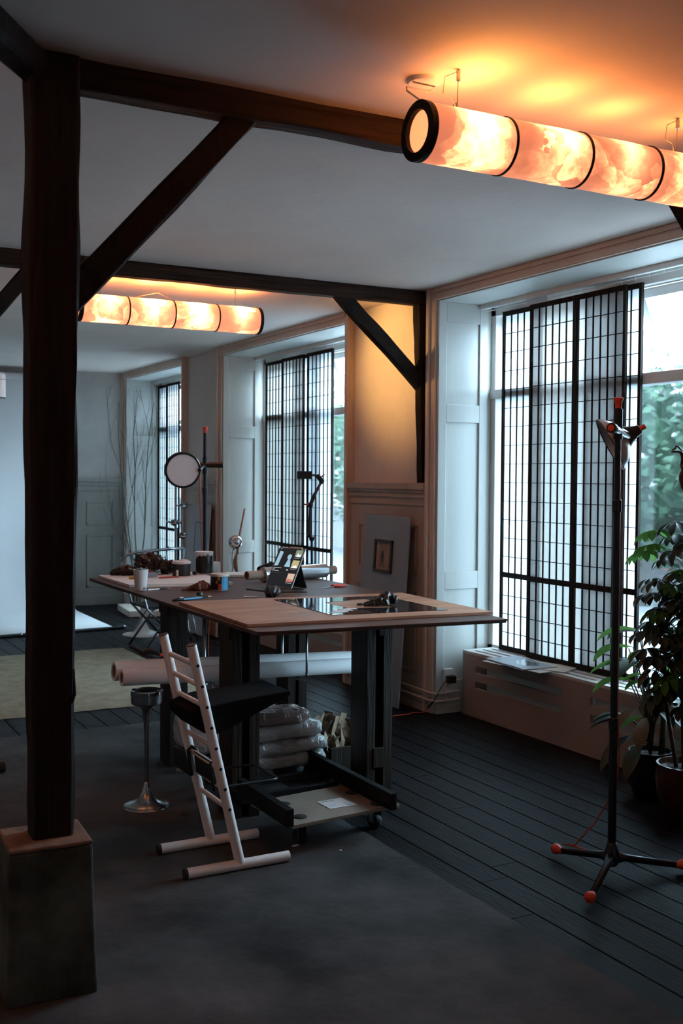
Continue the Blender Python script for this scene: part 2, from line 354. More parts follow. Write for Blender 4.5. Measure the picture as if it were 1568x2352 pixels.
# reveals (painted boards) and soffits
mb = MB()
for a, b_ in OP:
    mb.box(4.0, 4.44, b_-.012, b_+.02, 0, SOF); mb.box(4.0, 4.44, a-.02, a+.012, 0, SOF)
    mb.box(4.0, 4.44, a, b_, SOF-.012, SOF+.01)
    for z0, z1 in ((2.08, 2.65), (.95, 1.97), (.30, .85)):     # raised stiles around sunk shutter panels
        pass
    F = b_-.012
    for x0, x1, z0, z1 in ((4.0, 4.065, .1, SOF-.012), (4.335, 4.40, .1, SOF-.012), (4.065, 4.335, 2.64, SOF-.012), (4.065, 4.335, 1.97, 2.09), (4.065, 4.335, .84, .96), (4.065, 4.335, .1, .22)):
        mb.box(x0, x1, F-.012, F, z0, z1)
struct(mb.build('trim_reveals', 'reveal_paint', bevel=.003))
# casings round the openings
mb = MB()
for a, b_ in OP:
    for y0, y1 in ((b_, b_+.085), (a-.085, a)):
        mb.box(3.985, 4.03, y0, y1, 0, CE-.001); mb.box(3.965, 3.985, y0+(.0 if y0 < b_ else .055), y1-(.055 if y0 < b_ else 0), .0, CE-.001)
    mb.box(3.985, 4.03, a, b_, SOF, CE-.001); mb.box(3.972, 3.985, a-.02, b_+.02, SOF+.045, CE-.001)
    mb.box(3.980, 4.0, a, b_, SOF-.004, SOF+.010)
struct(mb.build('trim_1', 'trim_paint', bevel=.003))
# dado on the piers
def dado(y0, y1, name):
    mb = MB()
    mb.box(4.0, 4.03, y0, y1, .10, 1.50)
    mb.box(3.955, 4.03, y0+.002, y1-.002, 1.512, 1.557); mb.box(3.972, 4.03, y0+.01, y1-.01, 1.49, 1.512); mb.box(3.985, 4.03, y0+.012, y1-.012, 1.455, 1.49)
    mb.box(3.988, 4.03, y0+.01, y1-.01, 1.40, 1.415)
    w_ = (y1-y0)
    for z0, z1 in ((.92, 1.26), (.24, .80)):     # bolection moulding frames of the sunk panels
        ya, yb = y0+.14, y1-.14
        for (p0, p1, q0, q1) in ((ya, yb, z1-.022, z1), (ya, yb, z0, z0+.022), (ya, ya+.022, z0, z1), (yb-.022, yb, z0, z1)):
            mb.box(3.988, 4.0, p0, p1, q0, q1)
    mb.box(3.975, 4.03, y0, y1, 0, .055); mb.box(3.985, 4.03, y0, y1, .055, .12); mb.box(3.99, 4.03, y0, y1, .12, .14)
    struct(mb.build(name, 'dado_paint', bevel=.0025))
dado(6.165, 7.265, 'trim_2'); dado(9.965, 10.935, 'trim_3')
# near pier too
dado(-1.41, 3.41, 'trim_4')
# far wall dado
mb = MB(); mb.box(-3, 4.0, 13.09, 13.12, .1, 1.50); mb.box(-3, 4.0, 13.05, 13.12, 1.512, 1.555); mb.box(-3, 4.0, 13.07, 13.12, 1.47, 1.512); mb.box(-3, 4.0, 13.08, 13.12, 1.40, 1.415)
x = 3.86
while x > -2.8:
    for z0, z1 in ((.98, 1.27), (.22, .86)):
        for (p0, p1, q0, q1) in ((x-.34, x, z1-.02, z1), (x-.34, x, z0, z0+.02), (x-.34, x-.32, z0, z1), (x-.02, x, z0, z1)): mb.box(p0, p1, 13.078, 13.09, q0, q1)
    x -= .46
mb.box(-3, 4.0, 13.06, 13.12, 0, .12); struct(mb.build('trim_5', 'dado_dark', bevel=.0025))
# skirting return in the reveal of window 1 (beside the radiator cover)
mb = MB().box(4.0, 4.40, 6.045, 6.07, 0, .055).box(4.0, 4.40, 6.052, 6.07, .055, .12); struct(mb.build('baseboard_reveal', 'reveal_paint', bevel=.002))

# ------------------------------------------------------------------ windows
def window(n, a, b_, open_sash):
    root = struct(bpy.data.objects.new('window_%d' % n, None)); COL.objects.link(root); root.location = (4.5, (a+b_)/2, .4); WORLD[root.name] = Vector((4.5, (a+b_)/2, .4))
    mb = MB(); X0, X1 = 4.44, 4.53
    mb.box(X0, X1, b_-.06, b_, .4, SOF); mb.box(X0, X1, a, a+.06, .4, SOF); mb.box(X0, X1, a, b_, .4, .45); mb.box(X0, X1, a, b_, 2.70, SOF)
    mb.box(X0-.01, X1, a, b_, 2.135, 2.20)
    md = a+(b_-a)*.49
    mb.box(X0, X1, md-.03, md+.03, .4, 2.72)
    mb.build('window_frame', 'white_frame', root, bevel=.004)
    MB().box(4.385, 4.46, a+.02, b_-.02, .385, .415).build('window_sill', 'white_frame', root, bevel=.004)
    for k, (p, q) in enumerate(((a+.06, md-.03), (md+.03, b_-.06))):
        MB().box(4.483, 4.488, p, q, .45, 2.135).build('pane', 'window_glass', root)
        # top hung sash, tilted outwards at its foot
        ang = .42 if open_sash else .02
        R = Matrix.Rotation(-ang, 3, 'Y'); piv = Vector((4.50, 0, 2.69)); H = .47
        def P_(y, z, x=0): return piv+R @ Vector((x, 0, -z))+Vector((0, y, 0))
        mb = MB(); mg = MB()
        for (y0, y1, z0, z1) in ((p+.005, p+.06, 0, H), (q-.06, q-.005, 0, H), (p+.06, q-.06, 0, .05), (p+.06, q-.06, H-.05, H)):
            mb.add([P_(y, z, x) for x in (-.02, .02) for y in (y0, y1) for z in (z0, z1)], [(0, 1, 3, 2), (4, 6, 7, 5), (0, 4, 5, 1), (2, 3, 7, 6), (0, 2, 6, 4), (1, 5, 7, 3)])
        sash = mb.build('awning_sash', 'white_frame', root, bevel=.003)
        mg.quad(P_(p+.055, .045), P_(q-.055, .045), P_(q-.055, H-.045), P_(p+.055, H-.045)).build('pane', 'window_glass', sash)
    # curtain wire and rail under the soffit
    mb = MB().box(4.33, 4.36, a+.02, b_-.02, SOF-.045, SOF-.012); mb.tube([(4.345, a+.02, SOF-.062), (4.345, b_-.05, SOF-.062)], .003, 6)
    y = a+.1
    while y < b_-.15:
        mb.tube([(4.345, y, SOF-.045), (4.349, y+.004, SOF-.058), (4.345, y+.002, SOF-.075)], .0018, 5); y += .11
    mb.build('curtain_rail', 'white_frame', root, bevel=.001)
window(1, *OP[1], True); window(2, *OP[2], True); window(3, *OP[3], False); window(4, *OP[0], False)

# ------------------------------------------------------------------ timber frame
post = tag(hewn((.790, 3.378, .47), (.784, 3.302, 2.85), .128, .105, up=(0, 1, 0), seed=3, nz=.0065, ch=.010, taper=1.16, step=.09).build('timber_post', 'old_timber_z', smooth='auto', angle=28),
           'tall cracked dark timber post standing on the stone block at left', 'post')
MB().tube([(.775, 3.322, .5), (.772, 3.318, .9), (.782, 3.305, 1.4), (.778, 3.29, 1.9), (.786, 3.273, 2.5)], .0022, 4).build('long_crack', 'black_print', post)
MB().tube([(.842, 3.33, .86), (.852, 3.31, .92), (.851, 3.31, 1.0)], [.002, .006, .002], 6).build('splinter', 'old_timber_z', post)
pl = thing('stone_plinth', 'worn mottled stone block carrying the left timber post', 'plinth', (.77, 3.37, 0))
mb = MB(); vs = []
for z, e, in ((0, .010), (.16, .004), (.32, .0), (.462, -.002)):
    vs += [(.641-e, 3.262-e, z), (.896+e, 3.250-e, z), (.908+e, 3.485+e, z), (.655-e, 3.495+e, z)]
mb.add(vs, [(3, 2, 1, 0), (12, 13, 14, 15)]+[(r_*4+i, r_*4+(i+1) % 4, r_*4+4+(i+1) % 4, r_*4+4+i) for r_ in range(3) for i in range(4)])
mb.build('stone_block', 'stone_plinth', pl, bevel=.008)
MB().prism([(.643, 3.264), (.894, 3.252), (.906, 3.483), (.657, 3.493)], .462, .475).build('reddish_top', 'brick_cap', pl, bevel=.005)
tag(hewn((.86, 3.322, 2.815), (4.02, 3.322, 2.815), .088, .094, seed=11, nz=.004, ch=.008).build('ceiling_beam', 'old_timber_x', smooth='auto', angle=30),
    'near dark ceiling beam running from the left post behind the glowing lamp', 'beam')
tag(hewn((.735, 3.30, 2.815), (.42, 2.86, 2.815), .10, .094, seed=21, nz=.005, ch=.02).build('ceiling_beam', 'old_timber_d', smooth='auto', angle=30),
    'short stub of dark beam going off the picture at top left, above the post', 'beam')
tag(hewn((.82, 6.255, 2.815), (4.02, 6.255, 2.815), .088, .094, seed=31, nz=.004, ch=.008).build('ceiling_beam', 'old_timber_x', smooth='auto', angle=30),
    'far dark ceiling beam in front of the smaller glowing lamp, ending at the pier', 'beam')
tag(hewn((.80, 3.335, 2.09), (1.43, 3.335, 2.795), .055, .088, seed=41, nz=.004, ch=.008).build('knee_brace', 'old_timber_d', smooth='auto', angle=30),
    'long diagonal brace rising from the left post to the near ceiling beam', 'brace')
tag(hewn((3.345, 6.25, 2.80), (4.0, 6.25, 2.22), .06, .100, seed=51, nz=.006, ch=.010).build('knee_brace', 'old_timber_d', smooth='auto', angle=30),
    'diagonal brace between far beam and the dark wall post by the yellow lit pier', 'brace')
tag(hewn((1.39, 6.25, 2.79), (.86, 6.25, 2.13), .055, .085, seed=61, nz=.004, ch=.008).build('knee_brace', 'old_timber_d', smooth='auto', angle=30),
    'small diagonal brace seen at the left picture edge beside the post', 'brace')
tag(hewn((3.36, 3.33, 2.80), (3.99, 3.33, 2.10), .055, .10, seed=71, nz=.005, ch=.008).build('knee_brace', 'old_timber_d', smooth='auto', angle=30),
    'dark diagonal brace at the top right edge below the big glowing lamp', 'brace')
tag(hewn((4.012, 6.235, 1.56), (3.975, 6.235, 2.77), .085, .065, up=(0, 1, 0), seed=81, nz=.005, ch=.006, taper=1.1).build('wall_post', 'old_timber_z', smooth='auto', angle=30),
    'dark hewn wall post rising from the dado rail of the lit pier', 'post')
tag(hewn((3.97, 3.34, 0), (3.97, 3.34, 2.77), .08, .08, up=(0, 1, 0), seed=91, nz=.005, ch=.006).build('wall_post', 'old_timber_z', smooth='auto', angle=30),
    'dark wall post out of frame under the right end of the near beam', 'post')
tag(hewn((.80, 6.26, .002), (.80, 6.26, 2.77), .13, .12, up=(0, 1, 0), seed=95, nz=.005, ch=.01).build('timber_post', 'old_timber_z', smooth='auto', angle=30),
    'timber post out of frame at the left under the far beam', 'post')

# ------------------------------------------------------------------ drum lamps
def drum_lamp(y, z, x0, label, shade_mat, canopy, near):
    t = thing('drum_lamp', label, 'lamp', (x0+.61, y, z), 'long parchment tube lamps')
    Ls = .3065; R_ = .088
    for k in range(4):
        a = x0+k*Ls; mb = MB(); n = 10
        pr = []
        for i in range(n+1):
            f = i/n; pr.append((R_*(1+.010*math.sin(f*PI)+.006*math.sin(f*9+k)), f*Ls))
        mb.lathe(pr, (a, y, z), (1, 0, 0), 40, caps=False)
        mb.build('shade', shade_mat, t, smooth=True)
        if k in (1, 2): MB().lathe([(R_-.02, .0), (R_-.02, .002)], (a, y, z), (1, 0, 0), 24).build('inner_disc', 'lamp_inner', t)
    for k in range(5):
        a = x0+k*Ls; end = k in (0, 4); ro = R_+.004; ri = R_-(.024 if end else .003); h = .011 if end else .0045
        mb = MB(); prof = [(ri, -h), (ro, -h), (ro, h), (ri, h), (ri, -h)]
        mb.lathe(prof, (a, y, z), (1, 0, 0), 40, caps=False)
        mb.build('ring', 'black_wood', t, smooth='auto', bevel=.001)
    # inner glowing cone seen through the open ends
    for a, d in ((x0+.004, 1), (x0+4*Ls-.004, -1)):
        MB().lathe([(R_-.024, 0), (R_-.034, d*.05), (.03, d*.13), (.001, d*.15)], (a, y, z), (1, 0, 0), 32, caps=False).build('inner_reflector', 'lamp_inner', t, smooth=True)
    for k, X in enumerate((x0+.13, x0+4*Ls-.17)):
        cb = MB(); cb.tube([(X, y-.015, CE), (X, y-.01, z+R_+.005)], .0016, 6)
        if near:
            cb.tube([(X, y-.015, CE-.005), (X-.05, y-.015, CE-.03), (X-.055, y-.012, CE-.08), (X-.02, y-.01, z+R_+.03), (X, y, z+R_+.008)], .0013, 6)
            cb.tube([(X-.008, y, z+R_), (X-.006, y, z+R_+.015), (X+.002, y, z+R_+.02), (X+.008, y, z+R_)], .0022, 6)
        c_ = cb.build('hanging_wire', 'steel_rod', t)
        MB().lathe([(.007, 0), (.007, .03), (.005, .034)], (X, y-.015, CE-.034), (0, 0, 1), 12).build('ceiling_fixing', 'steel_rod', c_, smooth='auto')
    if canopy:
        MB().lathe([(.055, 0), (.05, -.012), (.01, -.015)], (canopy[0], canopy[1], CE), (0, 0, 1), 28).build('ceiling_rose', 'white_frame', t, smooth='auto')
        pts = [(canopy[0]-.03, canopy[1], CE-.015), (canopy[0]-.055, canopy[1]-.02, CE-.022), (canopy[0]+.01, canopy[1]-.05, CE-.035), (canopy[0]-.02, canopy[1]-.06, CE-.06), (x0-.03, y+.03, z+R_+.05), (x0-.035, y+.02, z+R_+.035), (x0+.01, y, z+R_+.002)]
        MB().tube(pts, .0028, 6).build('power_cord', 'paper_cream', t, smooth=True)
    return t
t1 = drum_lamp(2.82, 2.655, 1.785, 'large near tube lamp of glowing orange parchment drums at top right', 'lamp_parchment', (1.87, 2.93), True)
t2 = drum_lamp(6.80, 2.657, 1.782, 'farther tube lamp of bright orange drums hanging beyond the second beam', 'lamp_parchment_hot', None, False)
MB().tube([(2.41, 6.8, 2.745), (2.30, 6.8, 2.79), (2.15, 6.8, 2.75)], .002, 6).build('power_cord', 'cardboard', t2, smooth=True)
MB().tube([(1.86, 6.8, 2.745), (1.93, 6.75, 2.80), (1.97, 6.7, 2.86)], .002, 6).build('power_cord', 'cardboard', t2, smooth=True)
drum_lamp(2.82, 2.655, -1.45, 'tube lamp of orange drums out of frame at the left', 'lamp_parchment_hot', None, False)
def bulb(x, y, z, e, rot):
    l = bpy.data.lights.new('lamp_end_bulb', 'SPOT'); l.energy = e*LAMP_GAIN; l.color = (1, .55, .16); l.shadow_soft_size = .03; l.spot_size = 1.25; l.spot_blend = .9
    o = bpy.data.objects.new('lamp_end_bulb', l); COL.objects.link(o); o.location = (x, y, z); o.rotation_euler = rot
bulb(3.03, 6.8, 2.657, 38, (math.radians(78), 0, math.radians(-97)))

# ------------------------------------------------------------------ shoji screens
def shoji(y0, y1, x, label, paper, group, rows=13, lean=0):
    z0, z1 = .435, 2.712; W = y1-y0; st = .022; th = .020; mid = .945
    t = thing('shoji_screen', label, 'screen', (x, (y0+y1)/2, z0), group)
    def sh(mb):
        for v in mb.v: v.y += lean*(v.z-z0)/(z1-z0)
        return mb
    mb = MB()
    mb.box(x-th/2, x+th/2, y0, y0+st, z0, z1); mb.box(x-th/2, x+th/2, y1-st, y1, z0, z1)
    mb.box(x-th/2, x+th/2, y0+st, y1-st, z0, z0+.032); mb.box(x-th/2, x+th/2, y0+st, y1-st, z1-.030, z1)
    mb.box(x-th/2, x+th/2, y0+st, y1-st, mid-.017, mid+.017)
    sh(mb).build('frame', 'old_timber_z', t, bevel=.0015)
    mb = MB(); n = 5
    for i in range(1, n+1):
        yy = y0+st+(W-2*st)*i/(n+1); mb.box(x-.007, x+.004, yy-.0021, yy+.0021, z0+.03, z1-.03)
    zs = []; z = z1-.03-.12
    while z > mid+.04: zs.append(z); z -= .1245
    z = mid-.017-.122
    while z > z0+.05: zs.append(z); z -= .124
    for z in zs: mb.box(x-.006, x+.004, y0+st, y1-st, z-.0019, z+.0019)
    sh(mb).build('lattice', 'old_timber_z', t)
    sh(MB().box(x+.0045, x+.0055, y0+.01, y1-.01, z0+.01, z1-.01)).build('paper', paper, t)
G = 'shoji screens in the nearest window'
shoji(5.455, 5.905, 4.418, 'leftmost shoji screen of the near window, behind its neighbour, against the white frame', 'shoji_paper_thin', G)
shoji(5.135, 5.575, 4.388, 'second shoji screen from the left in the near window, standing forward', 'shoji_paper_thick', G)
shoji(4.70, 5.132, 4.388, 'third shoji screen in the near window, behind the black lamp stand', 'shoji_paper_thick', G)
shoji(4.605, 5.055, 4.418, 'rightmost shoji screen of the near window, beside bare glass', 'shoji_paper_thin', G)
G = 'shoji screens in the middle window'
shoji(9.31, 9.765, 4.418, 'leftmost shoji screen in the middle window', 'shoji_paper_thick', G)
shoji(8.86, 9.33, 4.388, 'second shoji screen from the left in the middle window', 'shoji_paper_thick', G)
shoji(8.62, 9.07, 4.418, 'third shoji screen of the middle window, a narrow bright strip between two others', 'shoji_paper_thin', G)
shoji(8.295, 8.79, 4.388, 'rightmost shoji screen in the middle window, behind the phone arm', 'shoji_paper_thin', G)
G = 'shoji screens in the farthest window'
shoji(12.60, 13.02, 4.418, 'leftmost shoji screen in the farthest window, beside the bare branches', 'shoji_paper_thin', G)
shoji(12.19, 12.62, 4.388, 'middle shoji screen in the farthest window, beside the round light', 'shoji_paper_thin', G)
shoji(11.75, 12.2, 4.418, 'rightmost shoji screen in the farthest window, mostly hidden by the pier', 'shoji_paper_thin', G)

# ------------------------------------------------------------------ radiator covers
def rad_cover(a, b_, label, slots, full):
    t = thing('radiator_cover', label, 'radiator cover', (4.3, (a+b_)/2, 0)); T = .018; X = 4.18
    mb = MB()
    for z0, z1 in ((0, .195), (.243, .298), (.345, .415)): mb.box(X, X+T, a, b_, z0, z1)
    ys = [b_]+[v for s_ in slots[::-1] for v in (s_[1], s_[0])]+[a]
    for i in range(0, len(ys), 2):
        for z0, z1 in ((.195, .243), (.298, .345)): mb.box(X, X+T, ys[i+1], ys[i], z0, z1)
    mb.build('front_board', 'radiator_board', t)
    mb = MB(); xs = (4.18, 4.225, 4.252, 4.295, 4.322, 4.365, 4.392, 4.44); Z0, Z1 = .415, .433
    for i in range(0, 8, 2): mb.box(xs[i], xs[i+1], a, b_, Z0, Z1)
    y = b_
    bars = []
    while y > a: bars.append((max(a, y-.05), y)); y -= .42
    for i in range(1, 7, 2):
        for y0, y1 in bars: mb.box(xs[i], xs[i+1], y0, y1, Z0, Z1)
    mb.build('top_board', 'radiator_top_lit', t, bevel=.001)
    MB().box(X+T, 4.44, b_-T, b_, 0, .415).build('end_board', 'radiator_board', t)
rad_cover(3.6, 6.0, 'long low radiator cover with slots under the near window', ((3.86, 4.725), (4.97, 5.855)), True)
rad_cover(7.42, 9.8, 'radiator cover under the middle window, seen between the table legs', ((7.7, 8.5), (8.8, 9.6)), False)
def radiator(a, b_, label, bracket=False):
    t = thing('radiator', label, 'radiator', (4.32, (a+b_)/2, .06)); mb = MB()
    mb.box(4.212, 4.25, a, b_, .08, .385); y = a+.02
    while y < b_-.02: mb.box(4.25, 4.33, y, y+.006, .09, .37); y += .03
    mb.build('panel', 'radiator_white', t, bevel=.003)
    MB().box(4.28, 4.34, a+.1, a+.13, 0, .08).build('foot', 'radiator_white', t); MB().box(4.28, 4.34, b_-.13, b_-.1, 0, .08).build('foot', 'radiator_white', t)
    if bracket: MB().box(4.203, 4.2125, a+.35, a+.385, .33, .35).build('bracket', 'black_plastic', t)
radiator(3.75, 4.72, 'white radiator glimpsed through the right slots of the near cover', True)
radiator(4.80, 5.77, 'grey radiator panel behind the left slots of the near cover')
radiator(7.7, 9.5, 'white radiator inside the cover under the middle window')

# heating pipes along the skirting
for k, (z, label) in enumerate(((.150, 'upper white heating pipe above the skirting of the pier'), (.098, 'lower white heating pipe along the skirting of the pier'))):
    q = .022+.008*k
    tag(MB().tube([(3.968-q*.3, 7.3, z), (3.968-q*.3, 6.16, z), (3.966-q*.3, 6.09, z-.004), (3.985, 6.035-q*.2, z-.008), (4.04, 6.026-q*.2, z-.006), (4.17, 6.026-q*.2, z)], .0085, 10).build('heating_pipe', 'trim_paint', smooth=True), label, 'pipe', 'heating pipes')
# wall socket with adapter, lead
t = thing('wall_socket', 'white double socket with a black adapter by the pier foot', 'socket', (4.09, 6.055, .19))
MB().box(4.052, 4.125, 6.03, 6.058, .148, .305).build('socket_box', 'white_frame', t, bevel=.004)
MB().lathe([(.015, 0), (.013, .003)], (4.088, 6.031, .185), (0, -1, 0), 16).build('socket_face', 'radiator_white', t, smooth='auto')
MB().box(4.062, 4.122, 5.985, 6.03, .212, .262).build('adapter', 'black_plastic', t, bevel=.005)
MB().tube([(4.08, 6.05, .148), (4.08, 6.048, .09)], .006, 8).build('conduit', 'white_frame', t)
t = thing('power_lead', 'black lead running from the adapter down to an orange floor cable', 'cable', (3.97, 6.1, 0))
MB().tube([(4.062, 6.0, .235), (4.02, 5.98, .23), (3.985, 5.99, .17), (3.965, 6.02, .10), (3.95, 6.06, .05)], .0028, 6).build('black_cord', 'black_plastic', t, smooth=True)
MB().tube([(3.962, 6.03, .09), (3.95, 6.07, .045)], .0065, 8).build('inline_plug', 'black_plastic', t)
MB().tube([(3.95, 6.07, .045), (3.93, 6.10, .01), (3.88, 6.15, .004), (3.829, 6.12, .004), (3.6, 6.12, .004), (3.36, 6.08, .004), (3.1, 6.22, .004), (2.87, 6.40, .004), (2.78, 6.75, .004), (2.76, 7.0, .004)], .0035, 6).build('orange_cord', 'orange_cable', t, smooth=True)

# ------------------------------------------------------------------ rug and backdrop
mb = MB(); n = 40
rect = ((.75, 7.17), (2.93, 7.20), (2.94, 9.67), (.75, 9.68))
def lerp(a, b, f): return tuple(a[i]+(b[i]-a[i])*f for i in range(len(a)))
vs = []; fs = []
for j in range(n+1):
    for i in range(n+1):
        p = lerp(lerp(rect[0], rect[1], i/n), lerp(rect[3], rect[2], i/n), j/n); e = min(i, j, n-i, n-j)
        vs.append((p[0]+(noise.noise(Vector((p[1]*9, i, 0)))*.008 if i in (0, n) else 0), p[1]+(noise.noise(Vector((p[0]*9, j, 4)))*.008 if j in (0, n) else 0), (.004 if e == 0 else .019)+noise.noise(Vector((p[0]*14, p[1]*14, 0)))*.003))
fs = [(j*(n+1)+i, j*(n+1)+i+1, (j+1)*(n+1)+i+1, (j+1)*(n+1)+i) for j in range(n) for i in range(n)]
tag(mb.add(vs, fs).build('rug', 'rug_wool', smooth=True), 'cream wool rug on the dark boards behind the left post', 'rug')
t = thing('paper_backdrop', 'huge pale paper backdrop hung at the far left and swept onto the floor', 'backdrop', (2.1, 12.4, 0))
mb = MB(); prof = [(12.93, 2.70), (12.93, .5)]
for i in range(1, 9):
    a = PI/2*i/8; prof.append((12.93-.5*math.sin(0)-(1-math.cos(a))*.45, .5-.49*math.sin(a)*1.0))
prof += [(12.2, .008), (11.5, .006), (10.70, .006)]
vs = []
for (y, z) in prof: vs += [(.55, y, z), (3.25, y+(.17 if y < 10.8 else 0)*0, z)]
mb.add(vs, [(2*i, 2*i+1, 2*i+3, 2*i+2) for i in range(len(prof)-1)]); mb.v[-1].y = 10.90; mb.v[-2].y = 10.66
mb.build('paper_sheet', 'paper_backdrop', t, smooth=True, solid=.003)
MB().tube([(.5, 12.95, 2.74), (3.33, 12.95, 2.74)], .045, 20).build('roll', 'paper_backdrop', t, smooth='auto')
MB().tube([(.55, 10.655, .017), (3.30, 10.895, .017)], .016, 10).build('weight_bar', 'black_metal', t, smooth='auto')
MB().ball((3.32, 10.897, .02), .02, seg=12, rings=8).ball((2.25, 10.79, .02), .02, seg=12, rings=8).build('bar_cap', 'steel_rod', t, smooth=True)
t = thing('studio_lamp', 'white cylindrical studio lamp head at the left picture edge', 'lamp', (1.70, 9, 2.2))
MB().lathe([(.001, .21), (.04, .205), (.06, .19), (.062, .15), (.062, .0)], (1.70, 9, 2.215), (0, 0, 1), 28).build('housing', 'white_tube', t, smooth='auto')
MB().lathe([(.0635, 0), (.0635, .004)], (1.70, 9, 2.36), (0, 0, 1), 28, caps=False).build('seam', 'black_plastic', t)
MB().lathe([(.0635, 0), (.0635, .006)], (1.70, 9, 2.213), (0, 0, 1), 28, caps=False).build('lower_rim', 'black_plastic', t)
MB().tube([(1.70, 9, 2.42), (1.70, 9, 2.86)], .008, 8).build('drop_rod', 'white_tube', t)
tag(MB().tube([(1.86, 11.0, .018), (1.55, 10.9, .25), (1.3, 10.85, .5)], .010, 8).build('white_stick', 'white_tube', smooth=True), 'slim white stick leaning on the backdrop at the left edge', 'stick')
tag(MB().tube([(1.0, 5.9, .035), (1.145, 5.9, .035)], .032, 12).build('black_tube', 'black_plastic', bevel=.004), 'stubby black tube end on the concrete at the left edge', 'tube')

# ------------------------------------------------------------------ work table
t = thing('work_table', 'long dark plywood work table on twin plank legs', 'table', (2.5, 5.5, 0))
TT = .923
poly = [(1.895, 4.266), (3.144, 4.142), (3.244, 5.451), (3.27, 6.95), (1.897, 6.985)]
MB().prism(poly, TT-.009, TT).build('tabletop', 'tabletop_ply', t, bevel=.001)
MB().prism([(x+(.002 if x < 2 else -.006), y+.003) for x, y in poly], TT-.018, TT-.009).build('lower_sheet', 'ply_edge', t)
mb = MB().box(2.30, 2.5, 4.30, 4.5, TT-.030, TT-.018).box(2.86, 3.0, 4.3, 6.6, TT-.030, TT-.018).box(1.93, 3.1, 4.62, 4.72, TT-.030, TT-.018); mb.build('batten', 'leg_wood', t)
def leg(x0, x1, y0, tag_=''):
    g = (x1-x0-.012)/3
    mb = MB(); mb.box(x0, x0+.048, y0, y0+.165, 0, TT-.018); mb.box(x1-.052, x1, y0, y0+.165, 0, TT-.018)
    mb.box(x0+.046, x1-.05, y0+.045, y0+.12, .05, TT-.03)
    mb.box(x0-.012, x0+.01, y0+.01, y0+.155, TT-.085, TT-.018)
    return mb.build('leg', 'leg_wood', t, bevel=.002)
def block(x0, x1, y0, z0, z1):
    MB().box(x0, x1, y0-.006, y0+.06, z0, z1).build('spacer_block', 'leg_wood', t, bevel=.002)
leg(1.916, 2.055, 4.60); leg(2.634, 2.780, 4.60); leg(1.965, 2.068, 5.60); leg(2.68, 2.80, 5.60)
block(1.955, 2.01, 4.60, .075, .165); block(2.672, 2.732, 4.60, .15, .25); block(2.70, 2.735, 4.60, .81, .88); block(1.955, 2.0, 5.58, .02, .1)
# U-shaped steel hooks that carry the paper rolls
for X in (2.462, 2.02):
    MB().tube([(X-.005, 4.915, TT-.018), (X-.005, 4.915, .60), (X-.006, 4.925, .555), (X-.006, 4.96, .545), (X-.006, 5.16, .545), (X-.006, 5.20, .56), (X-.006, 5.205, .60), (X-.006, 5.205, TT-.018)], .0062, 8).build('hook', 'steel_rod', t, smooth=True)

def roll(p, q, r, label, hole=True):
    p = Vector(p); q = Vector(q); ax = (q-p); Ln = ax.length
    t = thing('paper_roll', label, 'paper roll', tuple((p+q)/2), 'white paper rolls under the table')
    MB().lathe([(r-.012, 0), (r, 0), (r, Ln), (r-.012, Ln), (r-.012, 0)], p, ax, 32, caps=False).build('rolled_paper', 'roll_paper', t, smooth='auto')
    MB().lathe([(r-.0125, .06), (r-.014, .002), (r-.018, .002), (r-.018, .06)], p, ax, 28, caps=True).build('core', 'cardboard', t, smooth='auto')
    return t
roll((1.512, 5.0, .632), (2.80, 5.0, .592), .040, 'front white paper roll with open brown core under the table')
t = roll((1.50, 5.085, .650), (2.82, 5.09, .606), .046, 'rear white paper roll with loose flap, held by a black clamp')
MB().quad((1.52, 5.085, .6965), (2.81, 5.09, .652), (2.81, 5.17, .642), (1.52, 5.165, .687)).build('paper_flap', 'roll_paper', t, solid=.001)
t = thing('spring_clamp', 'black and red spring clamp gripping the rear paper roll', 'clamp', (1.66, 5.09, .70))
MB().tube([(1.585, 5.10, .765), (1.615, 5.10, .748), (1.65, 5.095, .722), (1.70, 5.09, .705)], [.009, .010, .013, .010], 10).build('upper_handle', 'black_plastic', t, smooth=True)
MB().tube([(1.64, 5.09, .722), (1.67, 5.09, .738), (1.71, 5.09, .728), (1.735, 5.09, .712)], [.008, .014, .012, .008], 10).build('jaw', 'black_plastic', t, smooth=True)
MB().ball((1.738, 5.088, .712), .009, seg=10, rings=8).build('jaw_tip', 'red_plastic', t, smooth=True)

# top board, dark reflecting sheet and its things
bpoly = [(1.911, 4.417), (3.181, 4.313), (3.233, 5.256), (1.932, 5.366)]
mb = MB()
e0, e1, e2, e3 = bpoly
cuts = (0, .14, .29, .43, .57, .72, .86, 1)
for i in range(7):
    f0, f1 = cuts[i]+.0006, cuts[i+1]-.0006
    mb.prism([lerp(e0, e3, f0), lerp(e1, e2, f0), lerp(e1, e2, f1), lerp(e0, e3, f1)], TT+.001, .9375)
tag(mb.build('drawing_board', 'board_wood', bevel=.0008), 'warm brown plank board lying on the near end of the table', 'board')
mb = MB()
o = [(2.393, 4.522), (3.009, 4.453), (3.036, 5.129), (2.415, 5.232)]; i_ = [(2.591, 4.719), (2.818, 4.652), (2.881, 5.051), (2.594, 4.985)]
Z = .9402
n0 = [(x, y, Z) for x, y in o]+[(x, y, Z) for x, y in i_]+[(x, y, Z-.002) for x, y in o]+[(x, y, Z-.002) for x, y in i_]
fs = []
for k in range(4):
    j = (k+1) % 4; fs += [(k, j, 4+j, 4+k), (8+j, 8+k, 12+k, 12+j), (k, 8+k, 8+j, j), (4+k, 4+j, 12+j, 12+k)]
tag(mb.add(n0, fs).build('glossy_sheet', 'dark_sheet'), 'dark mirror-like sheet with a cut-out window, lying on the brown board', 'sheet')
mb = MB()
